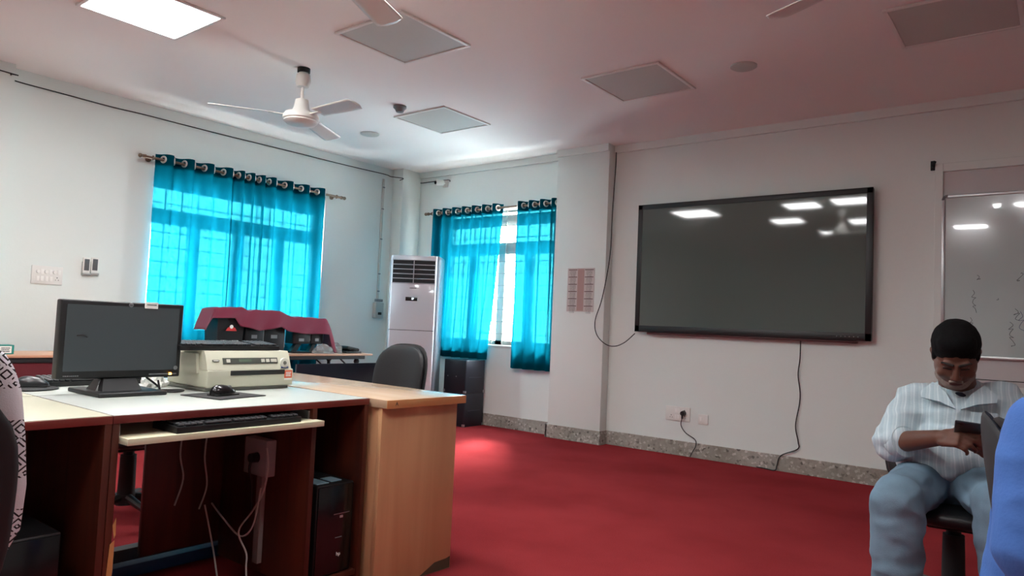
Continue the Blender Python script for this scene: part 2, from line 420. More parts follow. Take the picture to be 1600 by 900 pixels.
def ceil_disc(px, py, name, label, cat, prof, m):
    p = at(px, py, 2, H); t = MB().lathe(prof, n=28).build(name, m); t.location = p; return tag(t, label, cat)
ceil_disc(625, 166, 'smoke_detector', 'round white smoke detector beside the fan, near an unlit panel', 'smoke detector', [(.055, 0), (.055, -.015), (.04, -.03), (.03, -.05), (.01, -.055)], GREYP)
ceil_disc(578, 209, 'ceiling_speaker', 'flat round ceiling speaker cover near the left window corner', 'speaker', [(.09, 0), (.09, -.006), (.08, -.012), (.01, -.012)], DIFF)
ceil_disc(1162, 103, 'ceiling_vent', 'flat round cover on the ceiling above the big screen', 'ceiling cover', [(.085, 0), (.085, -.008), (.07, -.016), (.01, -.016)], DIFF)

# ------------------------------------------------------------------ curtains
def rod(p, q, label):
    t = thing('curtain_rod', label, 'curtain rod', p)
    d = V(q) - V(p); n = V((1, 0, 0)) if abs(d.y) > abs(d.x) else V((0, -1, 0)); dn = d.normalized()
    MB().cyl((0, 0, 0), d, .012, n=14).build('pole', RODM, t)
    for e, s in ((V((0, 0, 0)), -1), (d, 1)):
        MB().cyl(e, e + dn * .03 * s, .018, .014, 14).ell(e + dn * .045 * s, .018).build('finial', RODM, t)
        c = e - dn * .06 * s
        MB().cyl(c, c - n * .088, .007, n=10).torus(c, dn, .016, .005).cyl(c - n * .082, c - n * .09, .025, n=16).build('bracket', RODM, t)
    return t
def curtain(label, a, b_, ztop, zbot, waves, amp, normal, warp=lambda u: u, flare=0, gather=0, seed=0, name='curtain'):
    a, b_ = V(a), V(b_); d = b_ - a; L = d.length; dn = d.normalized(); n = V(normal)
    t = thing(name, label, 'curtain', (a.x, a.y, 0), 0, 'teal eyelet curtains')
    def pt(u, z, off=0, th=0):
        h = (ztop - z) / (ztop - zbot)
        ph = 2 * pi * waves * u
        am = amp * (1 + .25 * noise.noise(V((u * 3 + seed, h * 1.2, 0)))) * (1 - .25 * h)
        dd = -am * cos(ph + .5 * h * noise.noise(V((u * 5, h * 2, seed)))) + .02 * h * noise.noise(V((u * 4, h * 3, seed + 9)))
        s = warp(u) * L * (1 - gather * h ** 1.3) + flare * h * (u - .5) + .35 * amp * sin(2 * ph) * .3
        return dn * s + n * (dd + th) + V((0, 0, z))
    NU = int(waves * 22)
    MB().grid(lambda u, v: pt(u, ztop - v * (ztop - zbot)), NU, 50).build('fabric', CURT, t)
    MB().grid(lambda u, v: pt(u, ztop - v * .10, th=-.003), NU, 4).build('header_band', CURTH, t)
    MB().grid(lambda u, v: pt(u, zbot + v * .07, th=-.003), NU, 3).build('bottom_hem', CURTH, t)
    k = 0
    for i in range(int(2 * waves)):
        u = (i + .5) / (2 * waves)
        c = pt(u, ztop - .045); t1 = (pt(u + .004, ztop - .045) - pt(u - .004, ztop - .045)).normalized(); nn = t1.cross(V((0, 0, 1)))
        MB().torus(c, nn, .025, .0085, 18, 8).build('eyelet', CHROME, t)
    return t
RX = XL + .095
rz_ = at(225, 243, 0, RX).z - .004
y0 = at(228, 244, 0, RX).y; y1 = at(533, 309, 0, RX).y
rod((RX, y0, rz_), (RX, y1, rz_), 'metal curtain rod over the left wall window')
ya = at(247, 250, 0, RX).y; yb = at(371, 268, 0, RX).y; yc = at(369, 268, 0, RX).y; yd = at(513, 305, 0, RX).y
curtain('teal curtain at the left side of the left wall window', (RX, ya, 0), (RX, yb, 0), rz_ + .05, .45, 4, .050, (1, 0, 0), seed=1)
def wp(u): return (u / .5 * .36) if u < .5 else .36 + (u - .5) / .5 * .64
curtain('teal curtain bunched at its left edge, right side of the left wall window', (RX, yc, 0), (RX, yd, 0), rz_ + .05, .45, 7, .050, (1, 0, 0), warp=wp, seed=4)
RY = D - .095
rz2 = at(800, 323, 1, RY).z
xa = at(670, 330, 1, RY).x; xb = at(877, 316, 1, RY).x
rod((xa, RY, rz2), (xb, RY, rz2), 'metal curtain rod over the corner window near the air conditioner')
curtain('teal curtain hanging behind the black cabinet, left side of the corner window', (at(675, 327, 1, RY).x, RY, 0), (at(783, 320, 1, RY).x, RY, 0), rz2 + .045, .70, 7, .042, (0, -1, 0), gather=.13, seed=7)
curtain('short teal curtain beside the wall calendar, right side of the corner window', (at(806, 316, 1, RY).x, RY, 0), (at(876, 316, 1, RY).x, RY, 0), rz2 + .045, at(830, 578, 1, RY).z, 4, .04, (0, -1, 0), seed=11)

# ------------------------------------------------------------------ display screen, whiteboard, calendar
p0 = at(997, 322, 1, D - .08); p1 = at(1364, 291, 1, D - .08)
sx0, sx1, sz0, sz1 = -3.105, -1.138, 1.067, 2.229
t = thing('display_screen', 'huge black wall-mounted interactive display panel', 'display', ((sx0 + sx1) / 2, D, (sz0 + sz1) / 2))
W2, H2 = (sx1 - sx0) / 2, (sz1 - sz0) / 2
MB().box(-W2, W2, -.075, -.03, -H2, H2, .012, 3).build('casing', GLOSSB, t)
k = .045
b = MB().box(-W2, W2, -.082, -.070, H2 - k, H2, .003).box(-W2, W2, -.082, -.070, -H2, -H2 + k * 1.3, .003).box(-W2, -W2 + k, -.082, -.070, -H2, H2, .003).box(W2 - k, W2, -.082, -.070, -H2, H2, .003)
bz = b.build('bezel', BLACK, t)
MB().box(-W2 + k, W2 - k, -.077, -.074, -H2 + k * 1.3, H2 - k).build('screen_glass', SCREEN, t)
for x_ in (-.3, .3): MB().box(x_ - .05, x_ + .05, -.03, -.001, -.4, .4).build('wall_bracket', BLACKM, t)
b = MB()
for i in range(6): b.cyl((W2 - .24 + i * .03, -.0825, -H2 + .03), (W2 - .24 + i * .03, -.0835, -H2 + .03), .004, n=8)
b.build('button_row', GREYP, bz)
MB().box(-W2 + .12, W2 - .1, -.07, -.03, -H2 - .018, -H2, .002).build('lower_strip', mat('dark_red_strip', srgb(70, 22, 26), .5), t)

# whiteboard niche frame and board
bx0 = -.745
b = MB().box(bx0, bx0 + .05, D - .03, D, .80, 2.37, .003).box(bx0 + .05, XR, D - .03, D, 2.31, 2.37, .003)
struct(b.build('trim_4', WALL, smooth_=False))
struct(MB().box(bx0 + .05, XR, D - .008, D, .80, 2.31).build('trim_5', mat('grey_board_backing', srgb(196, 194, 194), .35)))
struct(MB().box(bx0 + .05, XR, D - .012, D - .008, .835, .84).build('trim_6', BLACKM))
bz0, bz1 = at(1530, 561, 1, D - .03).z, at(1477, 305, 1, D - .03).z
t = thing('whiteboard', 'large whiteboard with faint sideways handwriting, behind the seated man', 'whiteboard', (-.70, D - .008, bz0))
bw, bh = 1.8, bz1 - bz0
MB().box(.015, bw - .015, -.016, -.004, .015, bh - .015).build('writing_surface', WB, t)
b = MB().box(.03, bw - .03, -.026, 0, 0, .022, .004).box(.03, bw - .03, -.026, 0, bh - .022, bh, .004).box(0, .022, -.026, 0, .03, bh - .03, .004).box(bw - .022, bw, -.026, 0, .03, bh - .03, .004)
fr_ = b.build('frame', ALU, t)
for cx, cz in ((0, 0), (bw, 0), (0, bh), (bw, bh)):
    sx = 1 if cx == 0 else -1; sz = 1 if cz == 0 else -1
    def cf(u, v):
        a = u * pi / 2; r = .035 + .0 * v; pr = [(-.028, .022), (-.028, .037), (0, .037), (0, .022)]
        y_, rr = pr[min(3, int(round(v * 3)))]
        return V((cx + sx * (.037 - rr * cos(a)), y_, cz + sz * (.037 - rr * sin(a))))
    MB().grid(cf, 8, 3).build('corner_cap', GREYP, fr_, solid=.002)
def scribble(x, z, dx, dz, n, amp, m, name='handwriting'):
    pts = []; amp *= .62
    for i in range(n):
        a = i * 1.9
        pts.append(V((x + dx * i / n + amp * sin(a) * (.6 + .4 * random.random()), -.0175, z + dz * i / n + amp * .8 * cos(a * .7 + random.random()))))
    MB().tube(pts, .0013, 5).build(name, m, t)
def wbp(px, py): q = at(px, py, 1, D - .025); return (q.x + .70, q.z - bz0)
for (x1_, y1_, x2_, y2_, n_, am, m_) in ((1527, 432, 1531, 440, 6, .02, INK), (1520, 455, 1524, 490, 12, .022, INK), (1516, 498, 1519, 513, 7, .02, INK),
                                      (1557, 470, 1562, 462, 3, .012, INK), (1586, 485, 1592, 500, 8, .03, INK), (1578, 505, 1584, 545, 14, .03, INK), (1594, 490, 1598, 520, 9, .03, BLUEINK), (1588, 440, 1600, 425, 7, .03, INK)):
    a_ = wbp(x1_, y1_); c_ = wbp(x2_, y2_)
    scribble(a_[0], a_[1], c_[0] - a_[0], c_[1] - a_[1], n_, am, m_)
p = at(1457, 258, 1, D - .03)
t = thing('rod_bracket', 'small black curtain rod bracket above the whiteboard corner', 'bracket', (p.x, D, p.z))
MB().box(-.015, .015, -.01, 0, -.035, .035, .002).build('plate', BLACKM, t)
MB().cyl((0, -.005, 0), (0, -.06, 0), .008, n=10).cyl((0, -.06, -.02), (.02, -.06, .02), .01, n=10).build('arm', BLACKM, t)

# calendar
c0 = at(888, 419, 1, D - .125); c1 = at(927, 487, 1, D - .125)
cx0, cx1, cz1, cz0 = c0.x - .003, c1.x, (c0.z + at(927, 419, 1, D - .125).z) / 2, (c1.z + at(888, 487, 1, D - .125).z) / 2
t = thing('wall_calendar', 'paper year calendar with twelve small months, taped to the pillar', 'calendar', (cx0, D - .122, cz0))
cw, ch = cx1 - cx0, cz1 - cz0
MB().box(0, cw, -.002, 0, 0, ch).build('sheet', mat('calendar_paper', srgb(196, 184, 180), .8), t)
MB().box(cw * .38, cw * .62, -.003, -.002, .008, ch - .008).build('centre_column', mat('calendar_pink', srgb(172, 138, 132), .8), t)
rh = ch / 6; sheet = [o for o in t.children if o.name.startswith('sheet')][0]
for r_ in range(6):
    for q_ in (0, 1):
        x0_ = .012 if q_ == 0 else cw * .64; x1_ = cw * .36 if q_ == 0 else cw - .012
        MB().box(x0_, x1_, -.0028, -.002, ch - r_ * rh - .02, ch - r_ * rh - .012).build('month_heading', mat('calendar_brown', srgb(110, 84, 84), .8), sheet)
for r_ in range(6):
    for q_ in (0, 1):
        x0_ = .012 if q_ == 0 else cw * .64; x1_ = cw * .36 if q_ == 0 else cw - .012
        s_ = '1 8 15 22 29\n2 9 16 23 30\n3 10 17 24 31\n4 11 18 25\n5 12 19 26'
        text(s_, .0125, INK, sheet, basis(((x0_ + x1_) / 2, -.0026, ch - r_ * rh - .055), (1, 0, 0), (0, 0, 1)), 'dates')

# wall sockets
def switchplate(name, label, loc, nrm, w_, h_, items, extra_cat='wall socket'):
    """items: (kind, u, v) in 0..1 on the plate"""
    t = thing(name, label, extra_cat, loc)
    along = V((0, 0, 1)).cross(V(nrm)); n = V(nrm)
    def M0(): return Matrix(((along.x, n.x, 0, 0), (along.y, n.y, 0, 0), (along.z, n.z, 1, 0), (0, 0, 0, 1)))
    M = M0()
    MB().box(-w_ / 2, w_ / 2, 0, .012, -h_ / 2, h_ / 2, .004, M=M).build('plate', WHITEP, t); pl_ = t.children[0]
    for kd, u, v in items:
        x, z = (u - .5) * w_, (v - .5) * h_
        if kd == 'switch': MB().box(x - .011, x + .011, .012, .017, z - .019, z + .019, .002, M=M).build('switch', mat('switch_white', srgb(236, 236, 232), .35), pl_)
        elif kd == 'dial': MB().cyl(M @ V((x, .012, z)), M @ V((x, .024, z)), .014, .012, 18).build('dial', mat('switch_white', srgb(236, 236, 232), .35), pl_)
        elif kd == 'socket':
            b = MB()
            for a, c, r in ((0, .012, .004), (-.01, -.006, .003), (.01, -.006, .003)): b.cyl(M @ V((x + a, .0115, z + c)), M @ V((x + a, .0125, z + c)), r, n=10)
            b.build('socket', BLACKM, pl_)
    return t
q0 = at(73, 430, 0, XL)
switchplate('switch_board', 'white wall switch board with dials and switches, left of the remotes', (XL, q0.y, q0.z), (1, 0, 0), .215, .14,
            [('dial', .2, .68), ('switch', .33, .68), ('dial', .46, .68), ('switch', .6, .68), ('dial', .73, .68), ('switch', .87, .68), ('switch', .2, .3), ('switch', .33, .3), ('switch', .48, .3), ('switch', .62, .3), ('socket', .82, .3)], 'switch board')
for i, (px, lb) in enumerate(((134, 'left'), (147, 'right'))):
    q = at(px, 415, 0, XL)
    t = thing('remote_control', 'white air conditioner remote in a wall holder, %s one of the pair' % lb, 'remote control', (XL, q.y, q.z), 0, 'wall-mounted remotes')
    MB().box(0, .02, -.027, .027, -.065, .065, .006).build('body', WHITEP, t)
    MB().box(.019, .0215, -.019, .019, -.04, .052, .002).build('keypad', mat('remote_grey', srgb(88, 92, 94), .5), t)
    MB().box(0, .03, -.031, .031, -.078, -.06, .003).box(0, .004, -.031, .031, -.078, .03, .001).build('holder', mat('holder_grey', srgb(165, 168, 165), .5), t)
q = at(1059, 648, 1, D)
t = switchplate('socket_plate', 'white double socket plate with a black plug in it, below the big screen', (-2.69, D, .36), (0, -1, 0), .23, .125, [('socket', .78, .68), ('socket', .78, .28), ('switch', .54, .70), ('switch', .44, .70), ('switch', .54, .28), ('switch', .44, .28), ('socket', .24, .28)])
switchplate('socket_plate', 'small single white wall plate right of the plugged socket', (-2.455, D, .335), (0, -1, 0), .09, .085, [('switch', .3, .5)])
pl = at(1067, 646, 1, D - .03)
t = thing('power_plug', 'black round plug with a cord dropping to the skirting', 'plug', (pl.x, D - .012, pl.z))
MB().cyl((0, 0, 0), (0, -.035, 0), .024, .02, 18).cyl((0, -.03, 0), (0, -.034, -.045), .011, .007, 12).build('plug_body', BLACK, t)
pts = [at(*p_, 1, D - yy) - t.location for p_, yy in (((1066, 652), .045), ((1064, 664), .04), ((1071, 676), .03), ((1086, 687), .02), ((1087, 697), .03), ((1082, 706), .04), ((1078, 714), .05))]
MB().tube(pts, .004).build('cord', CABLE, t)
cab = [at(963, 238, 1, D - .15), at(962, 262, 1, D - .15), at(957, 330, 1, D - .14), at(953, 400, 1, D - .14), at(941, 465, 1, D - .15), at(930, 500, 1, D - .15), at(932, 522, 1, D - .14), at(945, 537, 1, D - .13), at(960, 541, 1, D - .12), at(976, 535, 1, D - .10), at(992, 521, 1, D - .07)]
tag(MB().tube(cab, .0045).build('power_cable', CABLE), 'black cable looping from the ceiling down to the big screen corner', 'cable')
cab = [at(1251, 530, 1, D - .05), at(1250, 560, 1, D - .03), at(1247, 585, 1, D - .02), at(1250, 612, 1, D - .02), at(1249, 632, 1, D - .02), at(1243, 665, 1, D - .02), at(1247, 690, 1, D - .02), at(1246, 702, 1, D - .02), at(1220, 712, 1, D - .022), at(1214, 727, 1, D - .03)]
cab += [V((cab[-1].x - .01, D - .05, .008)), at(1195, 732, 2, .006), at(1165, 726, 2, .006), at(1140, 722, 2, .006), at(1130, 718, 2, .006), at(1100, 716, 2, .006)]
tag(MB().tube(cab, .0045).build('power_cable', CABLE), 'black cable hanging below the big screen and lying along the skirting', 'cable')

# CCTV camera and its cable
q = at(697, 287, 1, D)
t = thing('security_camera', 'small white security camera under the ceiling beside the corner window', 'security camera', (q.x, D, q.z))
MB().box(-.035, .035, -.02, 0, -.045, .045, .004).build('mount', WHITEP, t)
MB().cyl((0, -.01, 0), (-.02, -.06, 0), .01, n=10).cyl((.0, -.05, 0), (-.03, -.14, -.01), .032, .034, 20).build('housing', WHITEP, t)
MB().cyl((-.03, -.14, -.01), (-.031, -.146, -.011), .02, n=16).build('lens', GLOSSB, t)
c_ = [V((XL + .11, .4, H - .05)), at(1, 110, 0, XL + .11), at(17, 116, 0, XL + .11), V((XL + .02, at(18, 125, 0, XL + .01).y, at(18, 125, 0, XL + .01).z))]
c_ += [at(px, py, 0, XL + .012) for px, py in ((100, 147), (178, 168), (225, 179), (330, 206), (460, 238), (540, 258), (600, 272), (611, 276))]
c_ += [V((XL + .185, 5.59, H - .12)), at(625, 282, 1, D - .3 + .02), at(640, 281, 1, D - .01), at(655, 286, 1, D - .01), at(675, 284, 1, D - .01), at(700, 281, 1, D - .02), at(703, 284, 1, D - .02)]
tag(MB().tube(c_, .0045).build('camera_cable', CABLE), 'thin dark cable strung along the top of the left wall to the security camera', 'cable')
t = thing('cable_conduit', 'thin grey conduit with clips running up the wall corner left of the air conditioner', 'conduit', (XL, 5.45, 0))
MB().box(0, .018, -.012, .012, 1.312, 2.70, .002).build('casing', mat('conduit_paint', srgb(190, 190, 184), .5), t)
for z in (1.4, 1.6, 2.0, 2.35, 2.6): MB().box(.016, .022, -.016, .016, z - .008, z + .008, .001).build('clip', GREYP, t)
t = thing('switch_box', 'small grey breaker box on the wall beside the tall air conditioner', 'breaker box', (XL, 5.45, 1.18))
MB().box(.0, .06, -.06, .06, -.09, .09, .008).build('body', mat('box_grey', srgb(175, 176, 172), .5), t)
MB().box(.058, .066, -.025, .025, -.05, -.02, .002).build('switch', BLACKM, t)
MB().box(.018, .05, -.05, .05, .1, .13, .004).build('cap', GREYP, t)

# ------------------------------------------------------------------ air conditioner tower
AX, AY = at(653, 660, 2, 0).x, at(653, 660, 2, 0).y
t = thing('air_conditioner', 'tall white floor-standing air conditioner with dark louvres in the corner', 'air conditioner', (-5.47, 5.33, 0), R(33))
aw, ad, ah = .27, .18, 1.77
MB().box(-aw, aw, -.10, ad, 0, ah, .03, 4).build('body', ACG, t)
MB().box(-aw + .03, aw - .03, -.135, -.095, .02, ah - .005, .012, 3).build('front_panel', ACW, t)
b = MB().box(-aw + .045, aw - .045, -.137, -.13, ah - .30, ah - .055)
b.build('air_outlet', mat('outlet_dark', srgb(18, 19, 24), .6), t)
for k in range(6):
    z = ah - .055 - k * .049
    MB().box(-aw + .04, aw - .04, -.148, -.135, z - .0045, z + .0045, .002).build('louvre', mat('louvre_grey', srgb(168, 170, 176), .35), t)
MB().box(-.004, .004, -.148, -.138, ah - .30, ah - .055).build('louvre_divider', mat('louvre_grey', srgb(168, 170, 176), .35), t)
MB().box(-.075, .05, -.1375, -.134, 1.285, 1.325, .001).build('control_display', GLOSSB, t)
text('17', .026, LEDW, t, basis((0, -.138, 1.306), (1, 0, 0), (0, 0, 1)), 'temperature_digits')
marks(.07, .014, 1, INK, t, basis((0, -.1355, 1.42), (1, 0, 0), (0, 0, 1)), 'logo_marks')
MB().box(-aw + .03, aw - .03, -.1365, -.134, .975, .981).build('panel_seam', mat('seam', srgb(70, 72, 76), .5), t)
MB().box(-aw + .01, aw - .01, -.12, ad - .01, 0, .03, .004).build('plinth', ACG, t)

# ------------------------------------------------------------------ black cabinets, stacked
def cabinet(z, label):
    t = thing('speaker_cabinet', label, 'cabinet', (-4.905, 5.56, z), 0, 'black boxes stacked by the corner window')
    MB().box(-.31, 0, 0, .30, 0, .345, .006).build('body', mat('cabinet_black', srgb(36, 38, 48), .38), t)
    b = MB().box(-.302, -.008, -.004, .002, .012, .333, .002)
    b.build('front_plate', mat('cabinet_front', srgb(30, 32, 40), .45), t)
    for x in (-.012, -.298):
        for y in (.005, .295):
            for zz in (.012,): MB().box(x - .014, x + .014, y - .012, y + .012, zz - .010, zz + .016, .004).build('corner_protector', ALU, t)
    for x in (-.25, -.13): MB().cyl((x, -.004, .17), (x, -.007, .17), .006, n=10).build('screw', ALU, t)
    MB().box(.0, .003, .05, .25, .163, .167).build('panel_seam', mat('seam_light', srgb(70, 74, 86), .4), t)
    return t
cabinet(0, 'lower of the two stacked black cabinets by the corner window')
cabinet(.346, 'upper of the two stacked black cabinets by the corner window')

# ------------------------------------------------------------------ folding tables on the left wall
TX0, TX1, TZ = -5.98, -5.45, .731
def ftable(y0, y1, label, panelled):
    t = thing('folding_table', label, 'table', ((TX0 + TX1) / 2, (y0 + y1) / 2, 0))
    hx, hy = (TX1 - TX0) / 2, (y1 - y0) / 2
    MB().box(-hx, hx, -hy, hy, TZ - .018, TZ, .003).build('tabletop', TAN, t)
    MB().box(-hx + .01, hx - .008, -hy + .09, hy - .09, TZ - .052, TZ - .018, .002).build('apron', BLACKM, t)
    for sx in (-1, 1):
        for sy in (-1, 1):
            x, y = sx * (hx - .05), sy * (hy - .16)
            MB().cyl((x, y, TZ - .05), (x, y, 0), .016, n=12).ell((x, y, TZ - .075), (.022, .03, .03)).build('leg', BLACKM, t)
            MB().cyl((x, y - sy * .2, TZ - .05), (x, y, TZ - .20), .008, n=8).build('brace', BLACKM, t)
    if panelled: MB().box(hx - .03, hx - .015, -hy + .09, hy - .09, .10, TZ - .05).build('modesty_panel', MAROONL, t)
    return t
ftable(.9, 2.78, 'tan topped table with a maroon front panel, below the switch board', True)
ftable(2.80, 4.76, 'tan folding table on black legs under the left window', False)

def tabp(px, py, x=-5.6): return at(px, py, 0, x)
q = tabp(0, 545, -5.55); q2 = tabp(25, 545, -5.55)
t = thing('teal_box', 'small teal box with a white label at the far left of the wall table', 'box', ((-5.6), q2.y - .16, TZ + .001))
MB().box(-.06, .05, -.16, .15, 0, .062, .003).build('carton', TEALB, t)
MB().box(.05, .0515, .065, .135, .008, .054).build('label', PAPER, t)
marks(.05, .034, 3, INK, t, basis((.052, .10, .03), (0, 1, 0), (0, 0, 1)), 'printed_marks')
MB().box(.05, .0515, -.14, .0, .025, .05).build('white_band', PAPER, t)

# row of devices under a maroon cloth
DX = -5.62
def yz(px, py, x=DX): q = at(px, py, 0, x); return q.y, q.z
ya, za = yz(334, 545); yb_, _ = yz(374, 545)
t = thing('black_bin', 'tapered black box with a red and white emblem, left end under the maroon cloth', 'box', (DX, (ya + yb_) / 2 , TZ + .001))
hw = (yb_ - ya) / 2 + .01; zt = yz(350, 487)[1] - TZ
def tap(u, v):
    c = [(-1, -1), (1, -1), (1, 1), (-1, 1)][int(round(u * 4)) % 4]; s = .86 + .14 * v
    return V((c[0] * .11 * s - .06, c[1] * hw * s, v * zt))
b = MB(); b.grid(tap, 4, 6, True); b.box(-.165, .045, -hw * .99, hw * .99, zt - .004, zt)
b.box(-.14, .02, -hw * .84, hw * .84, 0, .004); b.build('body', BLACK, t, False)
def emb(dx, dz): return V((.052, dx, zt * .72 + dz))
b = MB().prism([(.0495, -.05, .19), (.0495, .05, .19), (.0495, .035, .215), (.0495, 0, .232), (.0495, -.035, .215)], (.003, 0, 0)); b.build('emblem', RED, t)
MB().cyl((.050, 0, .225), (.054, 0, .225), .016, n=16).build('emblem_centre', PAPER, t)
MB().box(.040, .044, .02, .075, .05, .11).build('label', PAPER, t)
MB().box(.040, .044, -.085, -.04, .105, .11).box(.040, .044, -.085, -.08, .07, .105).build('corner_mark', PAPER, t)
# four monitors standing with their backs to the room
cent = [(403, 430), (437, 470), (468, 500), (492, 505)]
mts = None
edges = [(380, 409), (409, 442), (455, 482), (483, 502)]
tops = [497, 497, 508, 508]
for i, ((e0, e1), tp) in enumerate(zip(edges, tops)):
    y0_, y1_ = yz(e0, 530)[0], yz(e1, 530)[0]; zt_ = yz((e0 + e1) / 2, tp)[1] - TZ
    lb = ['black device beside the black bin under the maroon cloth', 'second black device under the cloth, with a small grey sticker', 'third black device under the cloth, above a blue gap', 'rightmost black device under the maroon cloth']
    t = thing('covered_monitor', lb[i], 'monitor', (DX, (y0_ + y1_) / 2, TZ + .001), 0, 'black monitors standing under the maroon cloth')
    h = (y1_ - y0_) / 2
    zb = .085 if i > 1 else .02
    MB().box(-.10, .03, -h, h, zb, zt_, .01, 3).build('back_shell', BLACK, t)
    MB().prism([(-.05, -h * .35, .012), (-.05, -h * .95, .012), (-.05, -h * .3, zb + .01), (-.05, h * .3, zb + .01)], (.05, 0, 0)).build('stand', BLACK, t)
    MB().box(-.12, .05, -h * .95, h * .95, 0, .012, .003).build('base', BLACKM, t)
    MB().box(.030, .0315, -h * .35, h * .25, zt_ * .42, zt_ * .52).build('sticker', GREYP, t)
    MB().box(-.02, .031, h - .006, h - .001, zb + .03, zt_ - .02).build('edge_strip', GREYP, t)
# the cloth
def cl_prof(px):     # top outline of the cloth, px -> py ; and hem
    T = [(318, 515), (331, 482), (336, 480), (376, 480), (386, 486), (395, 484), (434, 485.5), (446, 492), (457, 496), (468, 495), (507, 498), (513, 512), (518, 530), (523, 551)]
    Hm = [(318, 516), (333, 497), (368, 497), (376, 510), (388, 512), (405, 517), (425, 514), (440, 511), (452, 518), (475, 522), (505, 522), (514, 523), (518, 540), (523, 552)]
    def ip(L_):
        for (x0, y0), (x1, y1) in zip(L_, L_[1:]):
            if x0 <= px <= x1: return y0 + (y1 - y0) * (px - x0) / (x1 - x0)
        return L_[-1][1]
    return ip(T), ip(Hm)
def clf(u, v):
    px = 318 + 205 * u; tpy, hpy = cl_prof(px)
    yt, ztp = yz(px, tpy, DX + .01); yh, zh = yz(px, hpy, DX + .07)
    ztp = max(ztp, TZ + .01); zh = max(zh, TZ + .004)
    if v < .45:                                  # top sheet, from the wall side to the front edge
        s = v / .45; return V((DX - .15 + .19 * s, yt, ztp - .004 * (1 - s) + .003 * sin(u * 60 + s * 3)))
    s = (v - .45) / .55; fold = .010 * sin(u * 34 + 2 * s) * s
    return V((DX + .04 + .035 * math.sqrt(s) + fold, yt + (yh - yt) * s, ztp + (zh - ztp) * s))
o = MB().grid(clf, 110, 26).build('maroon_cloth', MAROONC, None, solid=.003)
tag(o, 'maroon cloth thrown over the row of black devices on the wall table', 'cloth')
# bags and laptop at the right end of the table
def blob(name, m, c, r, label, cat, sd, crumple=.35):
    b = MB(); bmesh.ops.create_icosphere(b.b, subdivisions=4, radius=1)
    for v in b.b.verts:
        n_ = noise.noise(v.co * 2.2 + V((sd, 0, 0))) + .5 * noise.noise(v.co * 5 + V((sd, 3, 0)))
        k = 1 + crumple * n_; v.co = V((v.co.x * r[0] * k, v.co.y * r[1] * k, max(-.02, v.co.z * k) * r[2]))
        v.co.z += .02 * r[2]
    o = b.build(name, m); o.location = c; return tag(o, label, cat)
yy1 = yz(493, 545)[0]
blob('plastic_bag', FILM, (-5.53, yz(495, 545)[0], TZ + .001), (.05, .11, .075), 'crumpled clear plastic bag in front of the last covered device', 'plastic bag', 1)
blob('plastic_bag', FILM, (-5.60, yz(523, 545)[0], TZ + .001), (.06, .06, .085), 'clear plastic bag between the maroon cloth and the black adapter', 'plastic bag', 5)
t = thing('laptop_bag', 'flat black laptop case leaning on the right end of the wall table', 'laptop case', (-5.62, yz(543, 545)[0], TZ + .001))
MB().box(-.13, .10, -.09, .10, 0, .02, .008, 3).box(-.12, .09, -.08, .07, .02, .055, .012, 3, M=Matrix.Rotation(R(-10), 4, 'X') @ Matrix.Translation((0, 0, .004))).build('case', mat('case_black', srgb(38, 44, 44), .5), t)
MB().tube([(.10, -.05, .03), (.13, -.02, .045), (.13, .03, .04), (.10, .05, .028)], .006).build('handle', BLACKM, t)

# ------------------------------------------------------------------ desks
FX = -2.20; DT = .75
def desk(y0, y1, top, label, tray, name='computer_desk', divider=None, rot=0, back=None, worn=False):
    """front at local x=0, body towards -x, origin on the floor at the front edge middle"""
    t = thing(name, label, 'desk', (FX, (y0 + y1) / 2, 0), rot)
    h = (y1 - y0) / 2 - .001; dd = .61
    MB().box(-dd, 0, -h, h, DT - .025, DT - .002, .001).build('top_board', MAHOGE, t)
    MB().box(-dd + .002, -.004, -h + .002, h - .002, DT - .002, DT, .0006).build('laminate_top', top, t)
    for s in (-1, 1):
        ya_, yb2 = (-h, -h + .02) if s < 0 else (h - .02, h)
        MB().box(-dd + .02, -.002, ya_, yb2, 0, DT - .025, .001).build('side_panel', MAHOG, t)
    if divider is not None:
        dv = divider - (y0 + y1) / 2
        MB().box(-dd + .02, -.002, dv - .01, dv + .01, .06, DT - .025, .001).build('divider', MAHOG, t)
        MB().box(-dd + .02, -.01, dv, h - .02, .06, .08, .001).build('bottom_shelf', MAHOG, t)
    if back:
        for a, c in back: MB().box(-dd, -dd + .02, a - (y0 + y1) / 2, c - (y0 + y1) / 2, .12, DT - .025, .001).build('back_panel', MAHOG, t)
    return t
d1 = desk(-.06, .945, LAMC, 'dark wood computer desk with a cream top, at the left edge', False, back=[(-.05, .93)])
d2 = desk(.945, 1.92, LAMW, 'dark wood computer desk with a white top holding the printer', True, divider=1.66, back=[(1.33, 1.91)])
# worn patch on the front edge of the shared side panels
b = MB().prism([(.0, -.4680, .43), (.0, -.4600, .45), (.0, -.4580, .40), (.0, -.4620, .39)], (.0015, 0, 0))
b.prism([(0, -.4720, .375), (0, -.4600, .385), (0, -.4600, .30), (0, -.4640, .25), (0, -.4700, .20), (0, -.4760, .16), (0, -.4780, .22), (0, -.4760, .30)], (.0015, 0, 0))
b.build('worn_edge', SMUDGE, d2)
